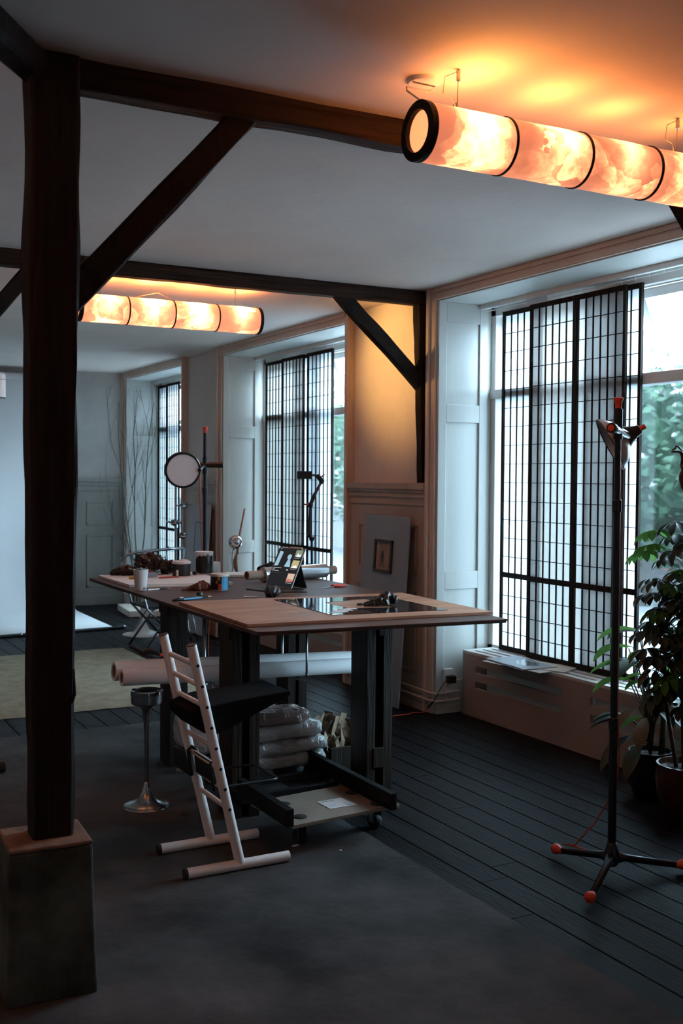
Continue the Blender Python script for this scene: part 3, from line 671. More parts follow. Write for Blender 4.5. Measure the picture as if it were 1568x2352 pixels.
for k in range(3):
    c = (2.47+.055*k*.9, 4.60+.05*k*.9, .9412); mb.obox(c, (.10, .035, .0006), Rz(.15-.1*k))
tag(mb.build('paper_strips', 'paper_white'), 'small white paper strips on the corner of the dark sheet', 'paper')
def crumple(path, rad, seed, nz=.35, seg=22, sub=10, mb=None, flat=None):
    """a lumpy worked piece: radii follow a path"""
    mb = mb or MB(); P = [Vector(p) for p in path]; pts = []; rs = []
    for i in range(len(P)-1):
        for k in range(sub):
            f = k/sub; pts.append(P[i].lerp(P[i+1], f)); rs.append(rad[i]*(1-f)+rad[i+1]*f)
    pts.append(P[-1]); rs.append(rad[-1]); n0 = len(mb.v); mb.tube(pts, rs, seg)
    for v in mb.v[n0:]:
        d = noise.fractal(v*28+Vector((seed, 0, 0)), 1, 2.1, 4); e = noise.cell(v*33+Vector((seed, 1, 2)))
        j = min(range(len(pts)), key=lambda q: (pts[q]-v).length_squared); dirn = v-pts[j]
        v += dirn*(d*nz+(e-.5)*nz*.25)
        if flat is not None and v.z < flat: v.z = flat
    return mb
mb = crumple([(2.66, 4.755, .950), (2.73, 4.75, .953), (2.77, 4.745, .962), (2.82, 4.745, .972), (2.86, 4.74, .966), (2.885, 4.735, .955)], [.006, .012, .020, .036, .030, .010], 2, .75, flat=.941)
tag(mb.build('wax_sculpture', 'black_wax', smooth=True), 'black wax bird-skull-like piece with long beak on the dark sheet', 'sculpture')

# ------------------------------------------------------------------ things on the far half of the table
tag(MB().prism([(1.955, 6.98), (1.952, 6.30), (2.57, 6.17), (2.63, 6.96)], TT, .9405).build('plaster_slab', 'paper_white', bevel=.002), 'thin white plasterboard slab on the far left of the table', 'slab')
S = .9405
tag(MB().prism([(2.02, 6.24), (2.35, 6.20), (2.37, 6.235), (2.04, 6.275)], TT, TT+.008).build('wood_strip', 'paper_cream', bevel=.001), 'pale wooden strip along the front of the white slab', 'strip')
t = thing('paper_cup', 'white paper cup full of bits, on the table at the left', 'cup', (1.965, 6.115, TT))
MB().lathe([(.001, 0), (.032, 0), (.033, .004), (.0435, .118), (.0455, .120), (.045, .124), (.0425, .124), (.0415, .118), (.041, .10)], (1.965, 6.115, TT), (0, 0, 1), 36, caps=False).build('cup_wall', 'paper_white', t, smooth='auto')
mb = MB()
for k in range(16):
    a = k*2.4; r = .03*math.sqrt((k+1)/16); mb.ball((1.965+r*math.cos(a), 6.115+r*math.sin(a), TT+.118+.006*math.sin(k*3)), .010, (1, 1, .7), .5, 3, k, 8, 6)
mb.build('contents', 'grey_wax', t)
def patch(c, r, th0, th1, z0, z1, m, name, par, rtop=None):
    mb = MB(); n = 8; vs = []
    for i in range(n+1):
        a = th0+(th1-th0)*i/n; vs += [(c[0]+r*math.cos(a), c[1]+r*math.sin(a), z0), (c[0]+(rtop or r)*math.cos(a), c[1]+(rtop or r)*math.sin(a), z1)]
    mb.add(vs, [(2*i, 2*i+2, 2*i+3, 2*i+1) for i in range(n)]); return mb.build(name, m, par)
patch((1.965, 6.115), .0348, -1.45, -1.15, TT+.008, TT+.020, 'brick_red', 'red_print', t, .0358)
patch((1.965, 6.115), .0348, -1.15, -.85, TT+.008, TT+.020, 'blue_print', 'blue_mark', t, .0358)
# dark sculptures
mb = crumple([(2.02, 6.93, S+.01), (2.06, 6.90, S+.028), (2.12, 6.88, S+.034), (2.19, 6.86, S+.02)], [.012, .030, .036, .015], 5, .35, flat=S)
tag(mb.build('wax_sculpture', 'dark_wax', smooth=True), 'low brown-black wax lump at the far left end of the white slab', 'sculpture')
mb = crumple([(2.20, 6.92, S+.04), (2.25, 6.93, S+.075), (2.31, 6.92, S+.085), (2.37, 6.90, S+.06)], [.045, .055, .058, .040], 9, .55, flat=S)
crumple([(2.35, 6.90, S+.04), (2.41, 6.88, S+.05), (2.46, 6.87, S+.03)], [.045, .048, .025], 14, .6, mb=mb, flat=S)
tag(mb.build('wax_sculpture', 'dark_wax', smooth=True), 'tall twisted black wax piece behind the paper cup', 'sculpture')
mb = crumple([(2.46, 6.86, S+.025), (2.50, 6.85, S+.03)], [.022, .016], 24, .3, flat=S)
tag(mb.build('wax_sculpture', 'black_wax', smooth=True), 'small black wax stub right of the tall twisted piece', 'sculpture')
mb = crumple([(2.175, 5.99, TT+.006), (2.22, 5.99, TT+.012), (2.26, 5.98, TT+.022), (2.31, 5.97, TT+.024), (2.345, 5.965, TT+.012)], [.009, .014, .026, .030, .010], 33, .45, flat=TT)
tag(mb.build('clay_lump', 'brown_clay', smooth=True), 'reddish brown clay lump on the table left of the checked tub', 'clay')
t = thing('matchbox', 'flat grey box with a red edge, behind the paper cup', 'box', (2.21, 6.72, S))
MB().obox((2.21, 6.72, S+.012), (.11, .09, .024), Rz(-.15)).build('box_body', 'pale_panel', t, bevel=.002)
MB().obox((2.20, 6.79, S+.030), (.12, .02, .010), Rz(-.1)).build('red_edge', 'brick_red', t, bevel=.001)
tag(MB().tube([(2.24, 6.60, S+.005), (2.375, 6.605, S+.005)], .0055, 6).build('red_pencil', 'red_pencil'), 'thick red pencil lying on the white slab', 'pencil')
tag(MB().tube([(2.05, 6.62, S+.010), (2.10, 6.60, S+.010)], .009, 10).build('marker', 'mustard', bevel=.001), 'yellow and black marker end peeping from behind the cup', 'marker')
t = thing('pen', 'pale pink pen with black grip beside the paper cup', 'pen', (2.06, 6.09, TT))
MB().tube([(1.99, 6.06, TT+.006), (2.07, 6.09, TT+.006)], .0055, 10).build('barrel', 'paper_white', t, smooth='auto')
MB().tube([(2.07, 6.09, TT+.006), (2.115, 6.115, TT+.006)], .0065, 10).build('grip', 'black_plastic', t, smooth='auto')
t = thing('key_bunch', 'little bunch of keys and an orange tag by the pen', 'keys', (2.13, 6.10, TT))
MB().tube([(2.145+.012*math.cos(a*PI/6), 6.14+.012*math.sin(a*PI/6), TT+.006) for a in range(12)], .0018, 6, closed=True).build('ring', 'steel_rod', t, smooth=True)
MB().obox((2.13, 6.09, TT+.004), (.03, .012, .005), Rz(.4)).build('orange_tag', 'orange_print', t, bevel=.001)
MB().obox((2.10, 6.075, TT+.003), (.03, .008, .003), Rz(.2)).obox((2.125, 6.07, TT+.003), (.025, .007, .003), Rz(.9)).build('key', 'chrome', t)
# paint can with white lid
t = thing('paint_can', 'low tin with dark label and smeared white lid', 'can', (2.44, 6.73, S))
MB().lathe([(.058, 0), (.058, .078)], (2.44, 6.73, S), (0, 0, 1), 40).build('tin', 'black_print', t, smooth='auto')
MB().lathe([(.058, .078), (.062, .080), (.062, .090), (.055, .096), (.03, .098), (.001, .098)], (2.44, 6.73, S), (0, 0, 1), 40, caps=False).build('lid', 'paper_white', t, smooth='auto')
MB().ball((2.455, 6.735, S+.095), .036, (1, .8, .35), .15, 2, 4, flat=S+.08).build('smeared_spoon', 'paper_cream', t, smooth=True)
mb = MB()
for k in range(5): mb.lathe([(.0585, .012+k*.013), (.0585, .015+k*.013)], (2.44, 6.73, S), (0, 0, 1), 40, caps=False)
mb.build('label_line', 'grey_wax', t)
tag(MB().obox((2.385, 6.66, S+.022), (.014, .014, .044), Rz(.3)).build('small_vial', 'paper_cream', bevel=.003), 'tiny upright beige stick in front of the tin', 'stick')
# glass jar with black paint
t = thing('paint_jar', 'tall glass jar smeared black inside, near the lamp pole', 'jar', (2.625, 6.80, TT))
MB().lathe([(.058, .0), (.060, .006), (.060, .138), (.062, .144), (.062, .148), (.058, .148)], (2.625, 6.80, S), (0, 0, 1), 40, caps=False).build('glass', 'paper_white', t, smooth='auto')
MB().lathe([(.001, .149), (.059, .149)], (2.625, 6.80, S), (0, 0, 1), 40, caps=False).build('pale_lid', 'paper_white', t)
mb = MB(); vs = []; n = 40
for i in range(n+1):
    a = -PI*.98+.95*PI*i/n; f = abs(i/n-.5)*2; zt = .128-.03*f**3+noise.noise(Vector((a*3, 0, 2)))*.02; zb = .004+(.02*f**4)
    vs += [(2.625+.0615*math.cos(a), 6.80+.0615*math.sin(a), S+zb), (2.625+.0615*math.cos(a), 6.80+.0615*math.sin(a), S+zt)]
mb.add(vs, [(2*i, 2*i+2, 2*i+3, 2*i+1) for i in range(n)]).build('black_paint', 'black_wax', t, smooth=True)
tag(MB().obox((2.73, 6.86, TT+.045), (.055, .05, .09), Rz(.1)).build('white_block', 'reveal_paint', bevel=.004), 'pale blue-white block right of the black smeared jar', 'block')
tag(MB().ball((2.535, 6.74, S+.012), .014, (1.2, 1, .9), .2, 2, 7, 10, 8).build('wax_crumb', 'black_wax', smooth=True), 'black crumb between the tin and the jar', 'crumb')
# checked tub
t = thing('checked_tub', 'tub with black, orange and red squares and a blue side', 'tub', (2.395, 5.95, TT)); C = (2.395, 5.95)
MB().lathe([(.001, 0), (.052, 0), (.054, .004), (.054, .082)], (*C, TT), (0, 0, 1), 48, caps=False).build('tub_wall', 'black_print', t, smooth='auto')
MB().lathe([(.054, .082), (.057, .082), (.057, .095), (.054, .098), (.001, .098)], (*C, TT), (0, 0, 1), 48, caps=False).build('lid', 'paper_cream', t, smooth='auto')
base = -2.12   # direction facing the camera
def pt(a0, a1, z0, z1, m, nm): patch(C, .0546, base+a0, base+a1, TT+z0, TT+z1, m, nm, t)
pt(-.02, .40, .006, .040, 'brick_red', 'red_square'); pt(-.04, .18, .062, .082, 'orange_print', 'orange_square'); pt(-.28, -.05, .042, .061, 'mustard', 'mustard_square')
pt(.44, 1.35, .006, .078, 'blue_print', 'blue_side'); pt(.41, .44, .004, .082, 'paper_white', 'white_line'); pt(-1.3, 1.35, .001, .004, 'paper_white', 'foot_line')
pt(.62, .98, .046, .0475, 'navy', 'print_line'); pt(.60, 1.1, .056, .0575, 'pale_panel', 'print_line'); pt(.60, 1.1, .066, .0675, 'pale_panel', 'print_line')
# ball lamp
t = thing('ball_lamp', 'chrome eyeball lamp on a curved stem at the far side of the table', 'lamp', (2.87, 6.93, TT))
BC = Vector((2.905, 6.93, 1.14))
MB().lathe([(.045, 0), (.045, .006), (.01, .010)], (2.86, 6.92, TT), (0, 0, 1), 28).build('base', 'chrome', t, smooth='auto')
MB().tube([(2.86, 6.92, TT+.008), (2.88, 6.92, TT+.012), (2.885, 6.92, TT+.04), (2.882, 6.925, TT+.09), (2.885, 6.925, TT+.14), (2.895, 6.93, TT+.17)], .0065, 10).build('stem', 'chrome', t, smooth=True)
MB().ball(BC, .048, seg=32, rings=20).build('ball', 'chrome', t, smooth=True)
d = (Vector((0, 0, 1.6))-BC).normalized(); d = (d+Vector((.12, 0, .10))).normalized()
e_ = MB().lathe([(.032, .036), (.026, .0405), (.0, .046)], BC, d, 28, caps=False).build('white_face', 'white_frame', t, smooth=True)
MB().lathe([(.017, .0452), (.0, .0475)], BC, d, 24, caps=False).build('blue_disc', 'blue_print', e_)
# wooden brush, notebooks
t = thing('wooden_brush', 'slim wooden brush leaning upright behind the chrome ball lamp', 'brush', (2.93, 6.96, TT))
MB().tube([(3.0, 6.99, 1.37), (2.955, 6.985, 1.16), (2.94, 6.98, 1.05)], [.0055, .007, .008], 8).build('handle', 'brush_wood', t, smooth=True)
MB().tube([(2.94, 6.98, 1.05), (2.925, 6.98, 1.0), (2.93, 6.975, .95), (2.935, 6.97, TT)], [.009, .017, .014, .006], 10).build('head', 'brush_wood', t, smooth=True)
for k, (c, s_, a, m, lab) in enumerate((((2.82, 6.72, TT+.009), (.15, .22, .018), -.5, 'paper_white', 'thick open white notebook behind the checked tub'), ((2.98, 6.78, TT+.005), (.13, .16, .010), .2, 'paper_cream', 'cream card pad behind the film roll'))):
    t = thing('notebook', lab, 'notebook', (c[0], c[1], TT), 'notebooks on the work table')
    MB().obox(c, s_, Rz(a)).build('pages', m, t, bevel=.001)
    MB().obox((c[0]-.004, c[1]-.004, TT+.0015), (s_[0]+.008, s_[1]+.008, .003), Rz(a)).build('cover', 'black_plastic', t)
# film roll
t = thing('film_roll', 'fat roll of clear stretch film on a cardboard core', 'roll', (3.06, 6.33, TT))
p = Vector((2.822, 6.28, TT+.047)); q = Vector((3.325, 6.385, TT+.047)); ax = (q-p).normalized()
MB().lathe([(.0285, 0), (.046, 0), (.047, .01), (.047, (q-p).length-.01), (.046, (q-p).length), (.0285, (q-p).length)], p, ax, 36, caps=False).build('film', 'clear_film', t, smooth='auto')
MB().lathe([(.023, -.125), (.028, -.125), (.028, (q-p).length+.085), (.023, (q-p).length+.085), (.023, -.125)], p, ax, 28, caps=False).build('core', 'cardboard', t, smooth='auto')
mb = MB()
for k in range(14):
    f = random.random(); a = -.5+random.random()*1.5
    c = p+ax*(q-p).length*(.1+.8*f)
tag(crumple([(3.06, 6.86, TT+.012), (3.13, 6.88, TT+.03), (3.19, 6.86, TT+.035), (3.24, 6.82, TT+.02)], [.03, .04, .05, .02], 41, .4, flat=TT).build('black_cloth', 'black_cloth', smooth=True), 'bunched black cloth behind the film roll', 'cloth')
tag(crumple([(2.96, 6.10, TT+.008), (2.985, 6.09, TT+.018), (3.01, 6.075, TT+.02)], [.008, .020, .012], 44, .4, flat=TT).build('amber_scrap', 'amber_bit', smooth=True), 'crumpled amber scrap beside the tablet stand', 'scrap')
# tablet
t = thing('tablet', 'tablet showing a video page, propped on a black folding case', 'tablet', (2.72, 5.86, TT))
BL = Vector((2.700, 5.975, TT+.008)); BR = Vector((2.770, 5.752, TT+.008)); u = (BR-BL).normalized(); wd = (BR-BL).length
bk = Vector((-u.y, u.x, 0)); bk = bk if bk.x > 0 else -bk; tl = math.radians(27); vup = Vector((0, 0, 1))*math.cos(tl)+bk*math.sin(tl); nr = u.cross(vup); nr = nr if nr.x < 0 else -nr
HT = .262
def tp(a, b, o=0): return BL+u*a*wd+vup*b*HT+nr*o
Rt = Matrix((u, vup, nr)).transposed()
MB().obox(tp(.5, .5, -.003), (wd, HT, .006), Rt).build('body', 'white_frame', t, bevel=.0025)
scr = MB().quad(tp(.02, .015, .0004), tp(.98, .015, .0004), tp(.98, .985, .0004), tp(.02, .985, .0004)).build('screen', 'screen_black', t)
def sq(poly, m, nm, o=.0008): MB().add([tp(a, b, o) for a, b in poly], [tuple(range(len(poly)))]).build(nm, m, scr)
sq([(.06, .52), (.20, .54), (.24, .88), (.10, .90)], 'screen_blue', 'picture_wall')
sq([(.44, .52), (.66, .52), (.60, .68), (.50, .70)], 'screen_blue', 'picture_figure'); sq([(.45, .74), (.50, .70), (.58, .69), (.60, .80), (.52, .84), (.45, .80)], 'screen_blue', 'picture_head')
sq([(.70, .78), (.95, .78), (.95, .95), (.70, .95)], 'screen_green', 'thumbnail'); sq([(.74, .78), (.92, .78), (.90, .86), (.85, .82), (.80, .88)], 'screen_white', 'thumbnail_detail', .0012)
sq([(.70, .50), (.95, .50), (.95, .69), (.70, .69)], 'screen_yellow', 'thumbnail'); sq([(.72, .50), (.93, .50), (.88, .57), (.78, .56)], 'screen_white', 'thumbnail_detail', .0012)
sq([(.70, .16), (.95, .16), (.95, .36), (.70, .36)], 'screen_peach', 'thumbnail'); sq([(.70, .16), (.95, .16), (.95, .21), (.72, .24)], 'screen_red', 'thumbnail_detail', .0012)
for a0, a1, b0, b1 in ((.05, .36, .475, .483), (.05, .13, .44, .446), (.05, .30, .405, .411), (.70, .90, .745, .751), (.70, .90, .47, .476), (.70, .92, .125, .131), (.86, .92, .965, .970), (.08, .15, .955, .961)):
    sq([(a0, b0), (a1, b0), (a1, b1), (a0, b1)], 'screen_white', 'text_line')
sq([(.05, .36), (.60, .36), (.60, .368), (.05, .368)], 'pale_panel', 'text_line'); sq([(.05, .345), (.60, .345), (.60, .353), (.05, .353)], 'pale_panel', 'text_line')
sq([(.60+.022*math.cos(k*PI/5), .445+.018*math.sin(k*PI/5)) for k in range(10)], 'screen_white', 'round_button')
MB().add([tp(.25, .62, -.008), tp(.98, .62, -.008), tp(1.0, .0, -.008)+bk*.12, tp(.2, .0, -.008)+bk*.12, tp(.25, .62, -.012), tp(.98, .62, -.012), tp(1.0, .0, -.012)+bk*.12, tp(.2, .0, -.012)+bk*.12],
         [(0, 1, 2, 3), (7, 6, 5, 4), (0, 4, 5, 1), (1, 5, 6, 2), (2, 6, 7, 3), (3, 7, 4, 0)]).build('kickstand', 'black_plastic', t)
for v, m_ in (((2.47, 5.90), 'black_plastic'),):
    MB().prism([(2.545, 5.905), (2.60, 5.69), (2.80, 5.60), (2.86, 5.74), (2.74, 5.98)], TT+.0005, TT+.006).build('case_flap', m_, t, bevel=.001)
tag(MB().obox(tp(.62, 1.012, -.006), (.10, .008, .012), Rt).build('pink_eraser', 'paper_cream', bevel=.002), 'pinkish strip resting along the top edge of the tablet', 'strip')
tag(MB().tube([(2.36, 5.51, TT+.0045), (2.43, 5.48, TT+.0045)], .0035, 8).build('white_pen', 'white_frame', smooth='auto'), 'thin white pen lying left of the wax head', 'pen')
mb = crumple([(2.475, 5.475, TT+.018), (2.50, 5.465, TT+.03), (2.525, 5.455, TT+.034), (2.55, 5.44, TT+.02)], [.022, .034, .036, .018], 52, .4, flat=TT)
tag(mb.build('wax_sculpture', 'grey_wax', smooth=True), 'shiny dark grey wax head in front of the tablet', 'sculpture')
t = thing('scissors', 'red handled scissors lying open near the film roll', 'scissors', (3.07, 5.79, TT))
MB().add([(2.96, 5.735, TT+.004), (3.075, 5.775, TT+.003), (3.075, 5.79, TT+.006)], [(0, 1, 2)]).add([(2.955, 5.75, TT+.002), (3.07, 5.795, TT+.002), (3.08, 5.785, TT+.007)], [(0, 1, 2)]).build('blade', 'chrome', t, solid=.002)
for cx, cy, s_ in ((3.125, 5.80, 1), (3.12, 5.835, .9)):
    MB().tube([(cx+.045*s_*math.cos(k*PI/8)*1.0, cy+.016*math.sin(k*PI/8)+.012*math.cos(k*PI/8), TT+.008) for k in range(16)], .0062, 8, closed=True).build('handle', 'scissor_red', t, smooth=True)
t = thing('box_cutter', 'black and blue craft knife at the left edge of the brown board', 'knife', (2.04, 5.53, TT))
MB().tube([(1.945, 5.50, TT+.006), (1.99, 5.515, TT+.009), (2.08, 5.545, TT+.009), (2.135, 5.565, TT+.006)], [.005, .010, .010, .006], 8).build('handle', 'black_plastic', t, smooth=True)
MB().obox((2.07, 5.528, TT+.008), (.13, .004, .007), Rz(.33)).build('blue_stripe', 'blue_print', t)
MB().obox((1.998, 5.515, TT+.0185), (.022, .014, .004), Rz(.3)).build('slider', 'white_frame', t, bevel=.001)
t = thing('black_pencil', 'short black pencil with pink tip behind the craft knife', 'pencil', (2.17, 5.60, TT))
MB().tube([(2.08, 5.585, TT+.004), (2.19, 5.615, TT+.004)], .004, 6).build('shaft', 'black_plastic', t)
MB().tube([(2.19, 5.615, TT+.004), (2.215, 5.622, TT+.004)], [.004, .0015], 6).build('tip', 'paper_cream', t)
tag(MB().ball((2.150, 5.635, TT+.016), .018, (1, 1, .95), .12, 2, 3).build('wax_ball', 'grey_wax', smooth=True), 'small dark wax ball sitting behind the craft knife', 'ball')

# phone arm clamped at the far right corner
t = thing('phone_arm', 'jointed black phone arm holding a phone sideways, before the middle window', 'phone arm', (3.25, 6.6, TT))
def sx(p): # measured in the plane y=6.95, moved to y=6.55 along the sight line
    p = Vector(p); c = Vector((0, 0, 1.6)); return c+(p-c)*(6.6/6.95)
A = [sx((3.512, 6.95, .93)), sx((3.509, 6.95, 1.15)), sx((3.490, 6.95, 1.178)), sx((3.497, 6.95, 1.392)), sx((3.523, 6.95, 1.455)), sx((3.588, 6.95, 1.565)), sx((3.552, 6.95, 1.606)), sx((3.50, 6.95, 1.608)), sx((3.399, 6.95, 1.608))]
base_pt = Vector((3.245, 6.6, TT))
MB().box(3.20, 3.30, 6.57, 6.63, TT-.05, TT-.04).box(3.29, 3.345, 6.57, 6.63, TT-.05, TT+.03).box(3.20, 3.345, 6.57, 6.63, TT+.001, TT+.03).build('table_clamp', 'black_metal', t, bevel=.003)
MB().tube([(A[0].x, 6.6, TT+.02), A[1]], .0085, 10).build('lower_pole', 'black_metal', t)
for a, b_ in ((2, 3), (4, 5)): MB().tube([A[a], A[b_]], [.011, .009], 10).build('arm_segment', 'black_metal', t)
for k in (1, 2, 3, 5): MB().ball(A[k], .019, (1, 1, 1.1), seg=12, rings=8).build('joint', 'black_metal', t, smooth=True)
MB().tube([A[3], A[4]], .014, 8).build('arm_segment', 'black_metal', t)
MB().tube([A[5], A[6]], .017, 8).build('arm_segment', 'black_metal', t)
MB().tube([A[6], A[7]], .008, 8).build('arm_segment', 'black_metal', t)
MB().tube([A[3]+Vector((-.012, 0, .005)), A[3]+Vector((-.045, 0, .005))], .006, 8).tube([A[5]+Vector((.0, 0, .03)), A[5]+Vector((.02, 0, .045))], .006, 8).build('lever', 'red_pencil', t)
R3 = Rz(-.5)
MB().obox((A[7]+A[8])/2, (.105, .012, .055), R3).build('phone', 'black_plastic', t, bevel=.005)
MB().lathe([(.022, 0), (.022, .012)], A[1]+Vector((0, 0, .012)), (0, 0, 1), 16).build('silver_collar', 'dull_chrome', t, smooth='auto')

# ------------------------------------------------------------------ lamp stands with orange caps
def stand(c, h, label, feet, radii=.30):
    t = thing('lamp_stand', label, 'lamp stand', (c[0], c[1], 0), 'black lamp stands with orange caps'); x, y = c
    MB().tube([(x, y, .05), (x, y, .62)], .0165, 16).build('lower_pole', 'black_lamp', t, smooth='auto')
    MB().tube([(x, y, .62), (x, y, 1.50)], .0145, 16).build('middle_pole', 'black_lamp', t, smooth='auto')
    MB().tube([(x, y, 1.50), (x, y, h-.055)], .0125, 16).build('upper_pole', 'black_lamp', t, smooth='auto')
    for z in (.62, 1.49): MB().lathe([(.017, -.025), (.0195, -.022), (.0195, .022), (.017, .025)], (x, y, z), (0, 0, 1), 18).build('collar', 'black_lamp', t, smooth='auto')
    MB().lathe([(.0125, 0), (.0125, .012), (.015, .025), (.0195, .035), (.019, .041), (.015, .043)], (x, y, h-.058), (0, 0, 1), 22).build('end_cap', 'red_plastic', t, smooth='auto')
    MB().lathe([(.018, .14), (.022, .12), (.034, .085), (.036, .07), (.02, .045)], (x, y, 0), (0, 0, 1), 20).build('hub', 'black_lamp', t, smooth=True)
    for fx, fy in feet:
        d = Vector((fx-x, fy-y, 0)); f = Vector((fx, fy, .034))
        l = MB().tube([Vector((x, y, .078))+d*.06, Vector((x, y, .074))+d*.18, Vector((fx, fy, .034))-d*.1], [.026, .0155, .0125], 12).build('foot_tube', 'black_lamp', t, smooth=True)
        dn = d.normalized()
        MB().lathe([(.0125, -.02), (.014, -.005), (.021, .010), (.0225, .022), (.018, .032), (.0, .036)], f-dn*.02, dn, 18, caps=False).build('foot_cap', 'red_plastic', l, smooth=True)
    return t
SX, SY = 2.997, 3.249
ls = stand((SX, SY), 1.935, 'tall black stand at right with a silver bell lamp, in front of the screens', ((2.945, 3.53), (2.715, 3.055), (3.29, 3.145)))
R0 = Vector((math.cos(YAW), -math.sin(YAW), 0)); F0 = Vector((math.sin(YAW), math.cos(YAW), 0)); U0 = Vector((0, 0, 1))
def sp(px, py, off=0):   # a point in the upright plane through the stand, measured from it
    c = Vector((0, 0, 1.6)); return c+(Vector((SX, SY, 1.60))+R0*((px-1420)/2476*4.28)+U0*((1098-py)/2476*4.28)-c)*((4.28+off)/4.28)
axd = (R0*-.845+U0*-.46+F0*.10).normalized(); rim = sp(1402, 1021, .135)
tb = thing('bell_lamp', 'silver flared bell lamp clamped to the right black stand', 'lamp', tuple(rim))
ao = axd.orthogonal().normalized(); bo = axd.cross(ao)
MB().lathe([(.036, -.082), (.043, -.070), (.058, -.058), (.084, -.042), (.104, -.022), (.1135, -.004), (.114, 0)], rim, axd, 44, caps=False).build('shade', 'shade_silver', tb, smooth=True, solid=.0015)
MB().tube([rim+(ao*math.cos(a*PI/24)+bo*math.sin(a*PI/24))*.1145 for a in range(48)], .0024, 6, closed=True).build('rim', 'black_metal', tb, smooth=True)
MB().lathe([(.0, -.133), (.0185, -.133), (.0205, -.130), (.026, -.110), (.036, -.088), (.047, -.070), (.045, -.066)], rim, axd, 32, caps=False).build('neck', 'black_lamp', tb, smooth='auto')
MB().lathe([(.0, -.136), (.017, -.136), (.017, -.130)], rim, axd, 24, caps=False).build('neck_ring', 'white_frame', tb)
MB().lathe([(.0105, -.158), (.0105, -.13)], rim, axd, 16).build('knob', 'red_plastic', tb, smooth='auto')
p0 = sp(1405, 983, -.07); p1 = sp(1441, 1001, .10)
MB().tube([p0, p1], .0185, 20).build('side_arm', 'dull_chrome', tb, smooth='auto')
dd = (p1-p0).normalized()
MB().lathe([(.0, -.004), (.0205, -.004), (.0215, 0), (.0215, .02)], p0, dd, 24, caps=False).build('arm_end', 'black_lamp', tb, smooth='auto')
MB().lathe([(.0, -.007), (.0125, -.007), (.013, .0)], p0, dd, 20, caps=False).build('button', 'red_plastic', tb, smooth='auto')
MB().lathe([(.018, -.045), (.018, .075)], (SX, SY, 1.80), (0, 0, 1), 18).build('clamp_sleeve', 'black_lamp', tb, smooth='auto')
tag(MB().tube([(SX+.02, SY+.012, 1.76), (SX+.024, SY, 1.45), (SX+.020, SY, 1.0), (SX+.02, SY, .64), (SX+.034, SY, .50), (SX+.022, SY, .38), (SX-.005, SY+.02, .30), (SX-.045, SY+.06, .20), (SX-.08, SY+.13, .10), (2.955, 3.50, .062), (2.97, 3.44, .068), (3.02, 3.32, .06), (3.10, 3.28, .05), (3.28, 3.19, .03), (3.5, 3.0, .006), (3.7, 2.9, .006)], .0035, 6).build('lamp_cable', 'orange_cable', smooth=True), 'orange flex falling along the right black stand to the floor', 'cable')
DX, DY = 2.742, 7.09
st2 = stand((DX, DY), 1.955, 'black stand behind the table carrying the round white light', ((DX-.26, DY+.08), (DX+.08, DY+.28), (DX+.22, DY-.02)))
tb = thing('disc_light', 'round white disc light with black rim, facing the camera over the table', 'lamp', (2.57, 7.05, 1.63))
fc = (Vector((0, 0, 1.6))-Vector((2.56, 7.05, 1.636))); fc.z = 0; fc = (fc.normalized()+R0*.18+U0*-.14).normalized(); cc = Vector((2.563, 7.05, 1.637))
MB().lathe([(.0, .012), (.112, .012), (.112, .0)], cc, fc, 48, caps=False).build('diffuser', 'diffuser', tb, smooth='auto')
MB().lathe([(.110, .016), (.122, .016), (.126, .010), (.126, -.014), (.10, -.022), (.0, -.026)], cc, fc, 48, caps=False).build('rim', 'black_lamp', tb, smooth='auto')
MB().tube([cc+R0*.115, (DX, DY, 1.674)], .0125, 14).build('side_arm', 'black_lamp', tb, smooth='auto')
MB().tube([Vector((DX, DY, 1.674))-R0*.035, Vector((DX, DY, 1.674))+R0*.128], .0195, 18).build('handle', 'black_lamp', tb, smooth='auto')
MB().lathe([(.0175, -.06), (.0175, .06)], (DX, DY, 1.67), (0, 0, 1), 18).build('clamp_sleeve', 'black_lamp', tb, smooth='auto')
tag(MB().tube([cc+R0*.12+Vector((0, 0, -.04)), (DX-.045, DY-.02, 1.45), (DX-.04, DY-.02, 1.25), (DX-.025, DY-.02, 1.0), (DX-.02, DY-.025, .8), (DX+.025, DY-.02, .60), (DX+.02, DY-.02, .35), (DX+.06, DY-.03, .03), (DX+.03, DY-.1, .006)], .0035, 6).build('lamp_cable', 'orange_cable', smooth=True), 'orange flex hanging beside the disc light pole', 'cable')

# ------------------------------------------------------------------ ladder-back chair
t = thing('ladder_chair', 'white tubular chair with ladder uprights and black seat, in front of the table', 'chair', (1.69, 4.16, 0)); r_ = .0225
for Y, (xt, zt), lab in ((4.0, (1.492, .93), 0), (4.32, (1.486, .93), 1)):
    f = MB().tube([(1.465, Y, r_), (1.921, Y, r_)], .0215, 22).build('floor_tube', 'white_tube', t, smooth='auto')
    for X, s_ in ((1.463, -1),): MB().lathe([(.0222, 0), (.0222, .012)], (X, Y, r_), (1, 0, 0), 22).build('end_plug', 'black_plastic', f, smooth='auto')
    u_ = MB().tube([(1.702, Y, .03), (xt, Y, zt)], .0205, 22).build('upright', 'white_tube', t, smooth='auto')
    d = (Vector((xt, Y, zt))-Vector((1.702, Y, .03))).normalized()
    MB().lathe([(.021, 0), (.019, .004)], Vector((xt, Y, zt)), d, 22).build('top_plug', 'black_plastic', u_, smooth='auto')
for k in range(8):
    z = .259+k*.0845; x = 1.649-(z-.259)*.232
    r = MB().tube([(x, 3.985, z), (x, 4.32, z)], .0105, 14).build('rung', 'ladder_rung', t, smooth='auto')
    MB().lathe([(.0075, 0), (.006, .003)], (x, 3.981, z), (0, -1, 0), 14).build('rung_plug', 'black_plastic', r, smooth='auto')
